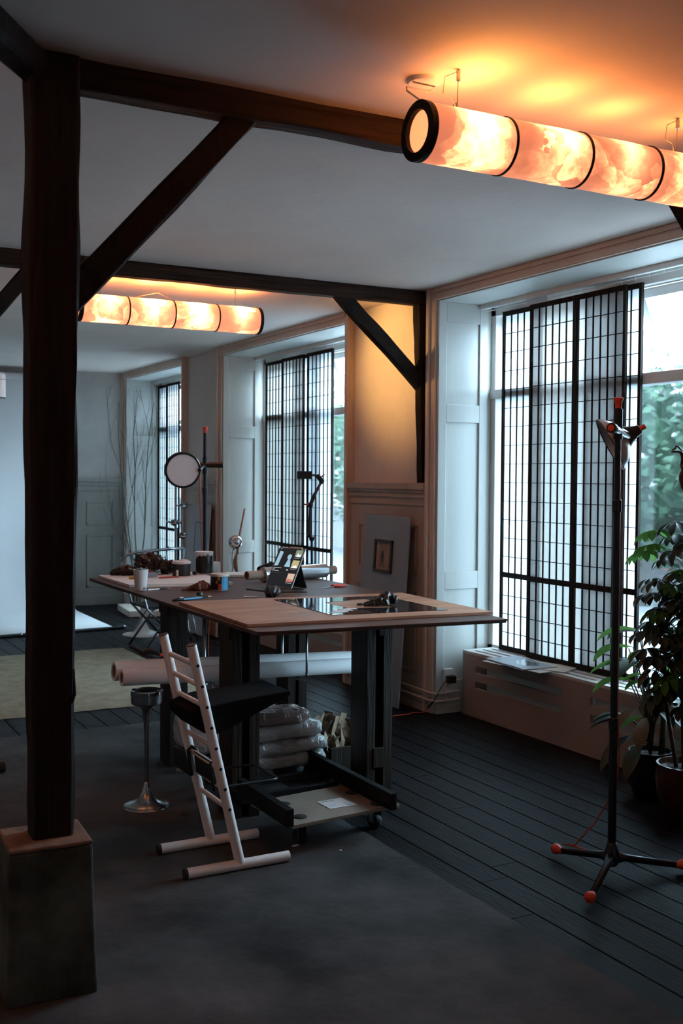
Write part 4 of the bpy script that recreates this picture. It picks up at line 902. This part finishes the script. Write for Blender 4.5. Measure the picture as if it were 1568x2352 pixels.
# wedge seat: thin at the front, hanging over a rung at the back
mb = MB(); poly = [(1.50, .655), (1.56, .675), (1.70, .690), (1.935, .708), (1.942, .690), (1.90, .672), (1.66, .575), (1.60, .555), (1.555, .57), (1.505, .62)]
mb.extr([(x, 4.022, z) for x, z in poly], (0, .276, 0)); mb.build('seat', 'seat_felt', t, bevel=.006)
MB().tube([(1.655, 4.04, .315), (1.62, 4.035, .44), (1.60, 4.035, .452), (1.585, 4.035, .44), (1.60, 4.03, .33)], .006, 10).tube([(1.655, 4.28, .315), (1.62, 4.285, .44), (1.60, 4.285, .452), (1.585, 4.285, .44), (1.60, 4.285, .33)], .0085, 10).build('footrest_hook', 'black_metal', t, smooth=True)
MB().tube([(1.63, 4.035, .345), (1.66, 4.035, .338), (1.86, 4.035, .340), (1.885, 4.045, .340), (1.89, 4.07, .340), (1.89, 4.25, .340), (1.885, 4.275, .340), (1.86, 4.285, .340), (1.63, 4.285, .345)], .0055, 10).build('footrest', 'black_metal', t, smooth=True)
MB().extr([(1.64, 4.06, .33), (1.645, 4.06, .42), (1.60, 4.06, .44), (1.61, 4.06, .35)], (0, .2, 0)).build('black_plate', 'black_plastic', t)

# ashtray stand
t = thing('ashtray_stand', 'slender tarnished chrome ashtray stand on a trumpet foot', 'ashtray', (1.63, 4.99, 0)); c = (1.633, 4.99, 0)
MB().lathe([(.112, .0), (.113, .004), (.09, .012), (.06, .022), (.035, .045), (.022, .075), (.014, .105), (.009, .125), (.0, .127)], c, (0, 0, 1), 44, caps=False).build('foot', 'dull_chrome', t, smooth=True)
MB().lathe([(.0105, .11), (.009, .20), (.0105, .30), (.014, .40), (.018, .445), (.023, .47), (.036, .492), (.05, .498)], c, (0, 0, 1), 28, caps=False).build('stem', 'dull_chrome', t, smooth=True)
MB().lathe([(.03, .495), (.068, .498), (.0745, .505), (.0755, .545)], c, (0, 0, 1), 44, caps=False).build('bowl', 'dull_chrome', t, smooth='auto')
MB().lathe([(.0755, .545), (.078, .547), (.078, .562), (.074, .566), (.058, .562), (.050, .548), (.0, .540)], c, (0, 0, 1), 44, caps=False).build('rim', 'chrome', t, smooth='auto')

# ------------------------------------------------------------------ dolly, bags, crate
t = thing('dolly', 'low wheeled dolly of pale board with black rails between table legs', 'dolly', (2.23, 4.4, 0))
MB().prism([(1.955, 4.035), (2.512, 4.085), (2.490, 4.475), (2.06, 4.43), (1.93, 4.41)], .118, .133).build('board', 'dolly_board', t, bevel=.001)
MB().box(2.424, 2.458, 4.02, 5.0, .133, .208).build('rail', 'black_wood', t, bevel=.003)
MB().box(1.920, 1.955, 4.02, 4.55, .133, .208).build('rail', 'black_wood', t, bevel=.003)
for y in (4.50, 4.72): MB().box(1.96, 2.424, y, y+.03, .108, .136).build('cross_bar', 'black_metal', t)
MB().box(1.93, 1.96, 4.5, 5.4, .10, .133).box(2.424, 2.458, 5.0, 5.4, .10, .133).box(1.96, 2.424, 5.37, 5.4, .10, .133).build('frame', 'black_metal', t)
for x, y in ((2.035, 4.125), (2.42, 4.135), (2.405, 4.335), (2.05, 4.32)):
    MB().lathe([(.030, 0), (.030, .003), (.026, .005)], (x, y, .133), (0, 0, 1), 24).build('bolt_disc', 'dull_chrome' if False else 'rubber', t, smooth='auto')
for x, y in ((2.055, 4.16), (2.455, 4.20), (2.04, 5.2), (2.44, 5.2)):
    w_ = MB().lathe([(.018, -.016), (.033, -.016), (.036, -.008), (.036, .008), (.033, .016), (.018, .016)], (x, y+.01, .036), (1, .25, 0), 24).build('wheel', 'rubber', t, smooth='auto')
    MB().box(x-.022, x-.019, y-.015, y+.025, .03, .105).box(x+.019, x+.022, y-.015, y+.025, .03, .105).box(x-.024, x+.024, y-.02, y+.03, .1, .118).build('fork', 'steel_rod', w_)
t = thing('printed_card', 'white printed card lying on the dolly board', 'card', (2.26, 4.22, .134))
cp = [(2.194, 4.277), (2.199, 4.160), (2.334, 4.162), (2.321, 4.285)]
MB().prism(cp, .1335, .1355).build('card_sheet', 'paper_white', t)
def bl(a, b): return lerp(lerp(cp[1], cp[2], a), lerp(cp[0], cp[3], a), b)
mb = MB()
def bar(a0, a1, b0, b1): q = [bl(a0, b0), bl(a1, b0), bl(a1, b1), bl(a0, b1)]; mb.add([(x, y, .1358) for x, y in q], [(0, 1, 2, 3)])
rr = random.Random(3); a = .06
while a < .60:
    if .33 < a < .37: a += .03; continue
    bar(a, a+.012, .80, .90); bar(a, a+.03, .87 if rr.random() < .5 else .80, .90 if rr.random() < .5 else .83); a += .043
mb.build('lettering', 'navy', t); mb = MB(); bar(.70, .90, .09, .17); a = .1
for k in range(3): bar(.06, .33+.05*k, .20+.08*k, .215+.08*k)
mb.build('small_print', 'blue_print', t)
mb = MB(); mb.tube([(bl(.78+.08*math.cos(k*PI/8), .32+.12*math.sin(k*PI/8))[0], bl(.78+.08*math.cos(k*PI/8), .32+.12*math.sin(k*PI/8))[1], .1358) for k in range(16)], .0007, 4, closed=True).build('round_stamp', 'pale_panel', t)
def bag(c, s_, seed, m, label):
    mb = MB(); nx, ny, nz_ = 26, 14, 8; vs = []
    seg = 44; rings = 22
    for i in range(rings+1):
        th = PI*i/rings
        for k in range(seg):
            ph = 2*PI*k/seg; d = [math.sin(th)*math.cos(ph), math.sin(th)*math.sin(ph), math.cos(th)]
            q = [math.copysign(abs(v)**e, v) for v, e in zip(d, (.42, .42, .55))]
            p = Vector((q[0]*s_[0]/2, q[1]*s_[1]/2, q[2]*s_[2]/2))
            f = noise.fractal(Vector((p.x*16, p.y*16, p.z*30))+Vector((seed, 0, 0)), 1, 2, 3)*.010+abs(noise.noise(Vector((p.x*30+p.z*40, p.y*12, seed))))*.006
            p += Vector(d)*f; vs.append(Vector(c)+p)
    mb.add(vs, [(i*seg+k, (i+1)*seg+k, (i+1)*seg+(k+1) % seg, i*seg+(k+1) % seg) for i in range(rings) for k in range(seg)])
    return tag(mb.build('clay_bag', m, smooth=True), label, 'bag', 'stacked plastic wrapped clay')
bag((2.30, 4.97, .175), (.50, .30, .075), 1, 'plastic_wrap', 'bottom plastic-wrapped clay block of the stack under the table')
bag((2.31, 4.96, .245), (.48, .31, .078), 2, 'plastic_wrap', 'second plastic-wrapped block from the bottom of the stack')
bag((2.29, 4.96, .318), (.48, .30, .076), 3, 'plastic_wrap', 'third plastic-wrapped block, just under the reddish top one')
bag((2.28, 4.96, .383), (.37, .24, .066), 4, 'plastic_wrap_red', 'topmost reddish clay block in crinkled shiny film')
bag((1.915, 5.00, .335), (.21, .30, .19), 6, 'plastic_wrap', 'clear wrapped bundle behind the ladder chair rungs')
tag(MB().box(1.83, 2.02, 4.86, 5.16, .135, .238).build('black_box', 'black_plastic', bevel=.004), 'black box under the wrapped bundle behind the ladder chair', 'box')
t = thing('wooden_crate', 'small dark wooden crate stuffed with brown paper, right of the clay stack', 'crate', (2.72, 5.1, .1)); T_ = .012
cx0, cx1, cy0, cy1, cz0, cz1 = 2.60, 2.90, 4.93, 5.30, .045, .182
MB().box(cx0, cx1, cy0, cy0+T_, cz0, cz1).box(cx0, cx1, cy1-T_, cy1, cz0, cz1).box(cx0, cx0+T_, cy0, cy1, cz0, cz1).box(cx1-T_, cx1, cy0, cy1, cz0, cz1).box(cx0, cx1, cy0, cy1, cz0, cz0+T_).build('box', 'leg_wood', t, bevel=.002)
MB().box(cx0+.02, cx1-.02, cy0+.03, cy0+.07, 0, cz0).box(cx0+.02, cx1-.02, cy1-.07, cy1-.03, 0, cz0).build('runner', 'black_wood', t)
rr = random.Random(5); mb = MB()
for k in range(26):
    c = Vector((cx0+.03+rr.random()*(cx1-cx0-.06), cy0+.03+rr.random()*(cy1-cy0-.06), cz1-.06)); h = .10+.10*rr.random()
    d = Vector((rr.uniform(-.5, .35), rr.uniform(-.4, .3), 1)).normalized(); s_ = d.orthogonal().normalized(); s_.rotate(Matrix.Rotation(rr.random()*6.28, 3, d)); w_ = rr.uniform(.025, .055)
    pts = []
    for i in range(4):
        for j in range(3):
            pts.append(c+d*h*i/3+s_*w_*(j-1)+d.cross(s_)*(rr.uniform(-.014, .014)))
    mb.add(pts, [(i*3+j, i*3+j+1, i*3+j+4, i*3+j+3) for i in range(3) for j in range(2)])
tag(mb.build('crumpled_paper', 'kraft_paper', solid=.0012), 'crumpled brown packing paper sticking out of the crate', 'paper')
bpy.data.objects['crumpled_paper']['kind'] = 'stuff'
tag(MB().prism([(1.96, 5.48), (2.05, 5.46), (2.06, 5.50), (1.97, 5.52)], .001, .012).build('wood_chip', 'dolly_board'), 'pale wood offcut on the floor by the far table leg', 'offcut')

# ------------------------------------------------------------------ panels leaning on the piers
def leaning(y0, y1, z1, m, label, inner, name='art_panel'):
    t = thing(name, label, 'picture', (3.94, (y0+y1)/2, .02)); xb, xt = 3.86, 3.945
    def P(y, z, o=0): f = z/z1; return Vector((xb+(xt-xb)*f+o, y, z))
    MB().add([P(y, z, o) for o in (-.006, .006) for y in (y0, y1) for z in (.003, z1)], [(0, 1, 3, 2), (4, 6, 7, 5), (0, 4, 5, 1), (2, 3, 7, 6), (0, 2, 6, 4), (1, 5, 7, 3)]).build('sheet', m, t)
    return t, P
t, P = leaning(6.305, 6.920, 1.325, 'pale_panel', 'blue-grey panel with a small framed picture, leaning on the lit pier', None)
def fr(y0, y1, z0, z1, w_, m, nm, d0, d1, par):
    mb = MB()
    for a0, a1, b0, b1 in ((y0, y1, z1-w_, z1), (y0, y1, z0, z0+w_), (y0, y0+w_, z0, z1), (y1-w_, y1, z0, z1)):
        mb.add([P(y, z, o) for o in (d0, d1) for y in (a0, a1) for z in (b0, b1)], [(0, 1, 3, 2), (4, 6, 7, 5), (0, 4, 5, 1), (2, 3, 7, 6), (0, 2, 6, 4), (1, 5, 7, 3)])
    return mb.build(nm, m, par)
fr(6.50, 6.745, .915, 1.15, .022, 'picture_dark', 'picture_frame', -.020, -.006, t)
MB().quad(P(6.522, .937, -.008), P(6.723, .937, -.008), P(6.723, 1.128, -.008), P(6.522, 1.128, -.008)).build('picture', 'picture_amber', t)
MB().add([P(y, z, -.0085) for y, z in ((6.665, .95), (6.655, 1.0), (6.66, 1.03), (6.652, 1.06), (6.635, 1.075), (6.618, 1.06), (6.61, 1.02), (6.62, .985), (6.608, .955), (6.62, .95), (6.635, .99), (6.64, 1.0), (6.655, .95))], [tuple(range(13))]).build('painted_figure', 'picture_dark', t)
MB().quad(P(6.723, .937, -.0083), P(6.70, .937, -.0083), P(6.68, 1.128, -.0083), P(6.723, 1.128, -.0083)).build('pale_streak', 'grey_panel', t)
t, P = leaning(10.03, 10.63, 1.31, 'grey_panel', 'pale grey panel with faint frame leaning on the far pier behind the disc light', None)
fr(10.13, 10.41, .82, 1.13, .010, 'picture_dark', 'thin_frame', -.010, -.006, t)
MB().quad(P(10.15, .83, -.0075), P(10.40, .83, -.0075), P(10.40, 1.12, -.0075), P(10.15, 1.12, -.0075)).build('picture', 'pale_panel', t)

# papers on the near radiator cover
for k, (c, s_, a, m, lab) in enumerate((((4.20, 5.33, .4355), (.30, .50, .003), .12, 'paper_white', 'lowest wide white sheet of the papers on the radiator cover'),
        ((4.175, 5.36, .4395), (.26, .42, .003), -.10, 'black_print', 'black card showing under the prints on the radiator cover'),
        ((4.185, 5.375, .4435), (.25, .43, .003), -.08, 'paper_white', 'topmost glossy print with dark picture on the radiator cover'),
        ((4.27, 5.17, .4395), (.24, .26, .003), .45, 'paper_cream', 'curling cream sheet at the right of the radiator papers'))):
    t = thing('paper_sheet', lab, 'paper', (c[0], c[1], c[2]), 'papers on the radiator cover')
    MB().obox(c, s_, Rz(a)).build('sheet', m, t)
    if k == 2:
        MB().add([(c[0]+x, c[1]+y, c[2]+.0019) for x, y in ((-.06, -.12), (.02, -.15), (.08, -.08), (.06, .02), (.09, .07), (0, .05), (-.05, -.02))], [tuple(range(7))]).build('dark_image', 'grey_wax', t)
        MB().obox((c[0], c[1], c[2]+.0016), (.225, .40, .0002), Rz(a)).build('grey_image', 'pale_panel', t)

# ------------------------------------------------------------------ far end clutter
def cstand(x, y, h, label, clamps):
    t = thing('light_stand', label, 'stand', (x, y, 0), 'chrome light stands at the far windows')
    MB().tube([(x, y, .12), (x, y, h*.6)], .017, 12).build('lower_tube', 'steel_rod', t, smooth='auto'); MB().tube([(x, y, h*.6), (x, y, h)], .011, 12).build('upper_tube', 'steel_rod', t, smooth='auto')
    for k in range(3):
        a = k*2.1+.5; MB().tube([(x, y, .35), (x+.30*math.cos(a), y+.30*math.sin(a), .25), (x+.45*math.cos(a), y+.45*math.sin(a), .012)], .010, 8).build('leg', 'steel_rod', t, smooth=True)
    for z, s_ in clamps:
        MB().ball((x+.02*s_, y, z), .035, (1.2, 1, .9), .25, 3, z, 12, 8).tube([(x-.06*s_, y, z), (x+.10*s_, y, z+.01)], .010, 8).build('clamp', 'dull_chrome', t)
cstand(3.64, 10.2, 1.80, 'thinner chrome light stand behind the disc light', ((1.13, -1),))
cstand(3.705, 10.2, 1.34, 'thicker short chrome light stand with a clamp head beside the far pier', ((1.30, 1), (1.0, .3)))
t = thing('tubular_chair', 'chrome tubular folding chair with curved arms beyond the table', 'chair', (3.25, 9.5, 0), )
for y, z in ((9.3, .86), (9.75, .82)):
    MB().tube([(2.93, y, z-.02), (3.0, y, z+.035), (3.1, y, z+.06), (3.25, y, z+.075), (3.40, y, z+.075)], .013, 10).build('arm_rail', 'dull_chrome', t, smooth=True)
for y in (9.3, 9.75):
    MB().tube([(2.93, y, .84), (3.05, y, .40), (3.40, y, .015)], .011, 8).build('leg', 'steel_rod', t, smooth=True)
    MB().tube([(3.40, y, .93), (3.30, y, .40), (3.02, y, .015)], .011, 8).build('leg', 'steel_rod', t, smooth=True)
MB().box(3.03, 3.36, 9.3, 9.75, .40, .415).build('seat', 'black_cloth', t, bevel=.004)
MB().tube([(3.33, 9.3, .7), (3.33, 9.75, .7)], .011, 8).build('cross_rail', 'steel_rod', t)
t = thing('pedestal_stool', 'white trumpet-foot stool half hidden by the far table leg', 'stool', (3.47, 9.92, 0))
MB().lathe([(.20, 0), (.20, .008), (.14, .02), (.07, .05), (.03, .12), (.024, .38), (.05, .42), (.0, .42)], (3.37, 10.42, 0), (0, 0, 1), 36, caps=False).build('foot', 'white_frame', t, smooth=True)
MB().lathe([(.0, .42), (.18, .425), (.185, .44), (.18, .455), (.0, .46)], (3.37, 10.42, 0), (0, 0, 1), 36, caps=False).build('seat', 'white_frame', t, smooth='auto')
tag(MB().prism([(3.62, 11.7), (4.0, 11.6), (4.1, 12.3), (3.70, 12.4)], .004, .08).build('plaster_block', 'paper_cream', bevel=.01), 'low off-white block on the floor at the far wall', 'block')
# bare branches in the far niche
rr = random.Random(12)
mb = MB()
def branch(p, d, l, r, dep):
    pts = [Vector(p)]; rs = [r]; n = 7
    for i in range(n):
        q0 = pts[-1]; pull = Vector(((4.12-q0.x)*.22, (12.80-q0.y)*.22, .10))
        d = (d+Vector((rr.uniform(-.12, .12), rr.uniform(-.09, .09), 0))+pull).normalized(); q = q0+d*l/n
        if q.z > 2.70: break
        pts.append(q); rs.append(r*(1-.62*(i+1)/n))
        if dep < 3 and rr.random() < .8: branch(q, (d+Vector((rr.uniform(-.55, .5), rr.uniform(-.3, .25), rr.uniform(-.1, .25)))).normalized(), l*rr.uniform(.3, .5), rs[-1]*.6, dep+1)
    if len(pts) > 1: mb.tube(pts, rs, 5)
for k in range(3): branch((4.04+.03*k, 12.85-.03*k, .02), Vector((-.03+.05*k, .01, 1)).normalized(), 2.9, .010, 0)
tag(mb.build('bare_branches', 'bark', smooth=True), 'tall bare branches standing in the reveal of the farthest window', 'branches')

# ------------------------------------------------------------------ plants
def leafm(mb, b, d, up, l, w_, droop=.4, n=6, fold=.25):
    d = Vector(d).normalized(); up = Vector(up); s_ = d.cross(up).normalized(); p = Vector(b); vs = []
    for i in range(n+1):
        f = i/n; ww = w_*max(.03, math.sin(PI*(f*.96+.03)**1.15))**.8; nn = s_.cross(d)
        vs += [p-s_*ww/2+nn*ww*fold, p.copy(), p+s_*ww/2+nn*ww*fold]; p = p+d*l/n; d = (d+Vector((0, 0, -droop/n))).normalized()
    mb.add(vs, [(3*i+j, 3*i+j+1, 3*i+j+4, 3*i+j+3) for i in range(n) for j in range(2)])
def pot(c, r, h, m, par):
    MB().lathe([(r*.62, 0), (r*.70, .01), (r*.95, h*.45), (r, h*.75), (r*.93, h*.97), (r*.95, h), (r*.88, h), (r*.84, h*.9)], c, (0, 0, 1), 40).build('pot', m, par, smooth='auto')
    MB().ball((c[0], c[1], h*.88), r*.86, (1, 1, .06), .1, 5, 2).build('soil', 'soil', par, smooth=True)
t = thing('potted_schefflera', 'tall umbrella plant with dark leaflets in a dark red pot at right edge', 'plant', (3.80, 3.72, 0)); c = (3.86, 3.68, 0)
pot(c, .15, .25, 'pot_red', t)
rr = random.Random(4)
ms = MB(); ml = MB(); mlt = MB()
stem = [Vector((3.85, 3.69, .22)), Vector((3.84, 3.70, .6)), Vector((3.86, 3.69, .95)), Vector((3.91, 3.68, 1.30))]
ms.tube(stem, [.012, .010, .008, .006], 8)
stem2 = [Vector((3.83, 3.72, .22)), Vector((3.80, 3.77, .55)), Vector((3.79, 3.77, .85)), Vector((3.81, 3.75, 1.08))]; ms.tube(stem2, [.010, .009, .007, .005], 8)
stem3 = [Vector((3.88, 3.66, .22)), Vector((3.92, 3.62, .6)), Vector((3.95, 3.58, 1.0))]; ms.tube(stem3, [.010, .009, .006], 8)
def onstem(S_, f): k = f*(len(S_)-1); i = min(int(k), len(S_)-2); return S_[i].lerp(S_[i+1], k-i)
def cluster(b, d, L_, ll, mb2, n=8):
    d = Vector(d).normalized(); e = Vector(b)+d*L_+Vector((0, 0, L_*.12)); mid_ = Vector(b).lerp(e, .5)+Vector((0, 0, L_*.10)); ms.tube([b, mid_, e], .0018, 5)
    up = (d*.35+Vector((0, 0, 1))).normalized(); a0 = up.orthogonal().normalized(); b0 = up.cross(a0)
    for k in range(n):
        a = 2*PI*k/n+rr.random()*.4; q = a0*math.cos(a)+b0*math.sin(a); p1 = e+q*.016; ms.tube([e, p1], .0011, 4)
        leafm(mb2, p1, q+Vector((0, 0, -.25-.3*rr.random())), up, ll*(.8+.4*rr.random()), ll*.50, .9)
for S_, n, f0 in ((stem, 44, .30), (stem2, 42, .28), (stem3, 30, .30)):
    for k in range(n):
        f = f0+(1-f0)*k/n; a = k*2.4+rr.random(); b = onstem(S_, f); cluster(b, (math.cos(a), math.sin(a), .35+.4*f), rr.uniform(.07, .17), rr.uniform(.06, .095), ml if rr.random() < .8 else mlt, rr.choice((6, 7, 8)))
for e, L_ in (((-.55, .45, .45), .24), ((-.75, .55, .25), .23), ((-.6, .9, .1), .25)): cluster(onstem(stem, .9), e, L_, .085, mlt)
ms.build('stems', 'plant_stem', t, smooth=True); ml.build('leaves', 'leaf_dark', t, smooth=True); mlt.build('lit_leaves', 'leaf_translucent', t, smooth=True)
MB().tube([(3.84, 3.66, .25), (3.845, 3.655, 1.20)], .006, 8).build('support_cane', 'brush_wood', t)
t = thing('potted_philodendron', 'broad-leaved plant with drooping green and withered leaves in a black pot', 'plant', (3.92, 3.98, 0)); c = (3.92, 3.98, 0)
pot(c, .115, .24, 'pot_black', t)
ms = MB(); ml = MB(); mlt = MB(); mbr = MB()
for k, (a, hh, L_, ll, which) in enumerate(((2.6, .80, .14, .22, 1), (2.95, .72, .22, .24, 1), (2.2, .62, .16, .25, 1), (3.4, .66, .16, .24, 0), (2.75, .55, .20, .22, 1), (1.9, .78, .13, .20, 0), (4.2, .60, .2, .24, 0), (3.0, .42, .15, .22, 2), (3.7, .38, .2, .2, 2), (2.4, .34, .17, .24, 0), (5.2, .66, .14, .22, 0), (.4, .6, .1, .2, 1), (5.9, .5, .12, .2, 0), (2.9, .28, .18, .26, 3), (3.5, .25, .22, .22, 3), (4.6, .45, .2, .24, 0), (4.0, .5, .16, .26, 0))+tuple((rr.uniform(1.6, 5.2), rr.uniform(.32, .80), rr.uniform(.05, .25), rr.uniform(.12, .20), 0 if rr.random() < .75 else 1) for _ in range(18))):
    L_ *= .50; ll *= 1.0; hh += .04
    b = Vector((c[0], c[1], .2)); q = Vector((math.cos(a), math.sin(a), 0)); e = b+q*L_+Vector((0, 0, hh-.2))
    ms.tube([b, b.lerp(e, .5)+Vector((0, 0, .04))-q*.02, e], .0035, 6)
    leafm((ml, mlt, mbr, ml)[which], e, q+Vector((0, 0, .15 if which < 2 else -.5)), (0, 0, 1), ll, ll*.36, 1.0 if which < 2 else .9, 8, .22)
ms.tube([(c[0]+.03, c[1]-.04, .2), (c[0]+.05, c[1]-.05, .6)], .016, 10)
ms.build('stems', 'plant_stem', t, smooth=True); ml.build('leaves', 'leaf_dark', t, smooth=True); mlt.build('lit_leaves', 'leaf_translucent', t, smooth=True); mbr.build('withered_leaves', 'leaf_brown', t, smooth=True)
# carved wooden ornament hanging at the right edge
t = thing('hanging_ornament', 'dark carved wooden hooked ornament hanging at the right edge before the glass', 'ornament', (3.70, 3.6, 1.6))
MB().tube([(3.645, 3.6, 1.722), (3.67, 3.6, 1.724), (3.70, 3.6, 1.722), (3.715, 3.6, 1.70), (3.712, 3.6, 1.66)], [.004, .006, .008, .010, .010], 10).tube([(3.648, 3.6, 1.731), (3.665, 3.6, 1.735), (3.668, 3.6, 1.745), (3.675, 3.6, 1.75), (3.71, 3.6, 1.728)], [.003, .005, .004, .005, .005], 8).build('hooked_arm', 'ornament_wood', t, smooth=True)
MB().ball((3.735, 3.6, 1.60), .045, (.7, .7, 1.3), .1, 2, 3).tube([(3.712, 3.6, 1.67), (3.73, 3.6, 1.62)], .013, 10).build('body', 'ornament_wood', t, smooth=True)
MB().tube([(3.735, 3.6, 1.65), (3.735, 3.6, CE)], .0012, 5).build('string', 'black_plastic', t)

# bits on the floor
for k, (x, y, m, lab) in enumerate(((1.75, 4.78, 'bark', 'dark wood curl on the concrete near the table leg'), (2.42, 3.95, 'paper_cream', 'small white crumb on the concrete edge below the dolly'), (2.02, 4.14, 'paper_cream', 'thin straw of dry grass on the concrete by the chair'))):
    tag(MB().ball((x if k != 1 else 2.165, y if k != 1 else 4.0, .006), .008 if k == 1 else .012, (1.6 if k != 1 else 1, .5 if k != 1 else .8, .35), .4, 3, k, 10, 6).build('floor_scrap', m, smooth=True), lab, 'scrap')

# ------------------------------------------------------------------ outside
struct(MB().box(4.62, 60, -25, 80, -.45, -.40).build('ground_street', 'street'))
tag(MB().box(14.0, 14.3, 2, 42, -.4, .75).build('garden_wall', 'low_wall'), 'low grey garden wall across the street', 'wall')
t = thing('far_house', 'pale house front across the street behind the trees', 'house', (26, 20, -.4))
MB().box(24, 30, 8, 50, -.4, 2.6).build('facade', 'far_house', t)
def tree(x, y, h, r, seed, m, label, blossoms=0):
    t = thing('street_tree', label, 'tree', (x, y, -.4), 'trees across the street'); rr = random.Random(seed)
    MB().tube([(x, y, -.4), (x+.1, y, h*.4), (x, y+.1, h*.7)], [.12, .09, .05], 10).build('trunk', 'tree_bark', t, smooth=True)
    mb = MB(); mf = MB()
    mb.ball((x, y, h*.58), r*.72, (1, 1, .85), .35, 2.2, seed, 40, 26)
    for k in range(7000):
        a = rr.random()*2*PI; ct = rr.uniform(-1, 1); s_ = math.sqrt(1-ct*ct); q = r*(.55+.5*rr.random())*(1+.25*noise.noise(Vector((math.cos(a)*2, math.sin(a)*2, ct*2+seed))))
        p = Vector((x+q*s_*math.cos(a), y+q*s_*math.sin(a), h*.58+q*ct*.9)); 
        if p.z < -.2: continue
        d = Vector((rr.uniform(-1, 1), rr.uniform(-1, 1), rr.uniform(-1, 1))).normalized(); e = d.orthogonal().normalized(); l = rr.uniform(.10, .22)
        tgt = mf if rr.random() < blossoms else mb
        tgt.add([p, p+d*l*.5+e*l*.3, p+d*l, p+d*l*.5-e*l*.3], [(0, 1, 2, 3)])
    mb.build('crown', m, t)
    if mf.v: mf.build('blossom', 'blossom', t)
tree(12.2, 12.6, 3.3, 1.8, 1, 'tree_leaf_hazy', 'leafy green tree right behind the bare glass of the near window', .05)
tree(12.8, 15.6, 4.2, 2.2, 2, 'tree_leaf_pale', 'paler blossoming tree left of the green tree outside', .10)
tree(13.0, 9.6, 4.0, 2.0, 3, 'tree_leaf_hazy', 'green tree outside at the right picture edge', .02)
tree(13.5, 24.5, 4.2, 2.1, 4, 'tree_leaf_pale', 'pale tree seen through the middle window', .05)
tree(12.6, 20.0, 3.8, 1.9, 5, 'tree_leaf_hazy', 'tree outside hidden behind the shoji screens', .05)
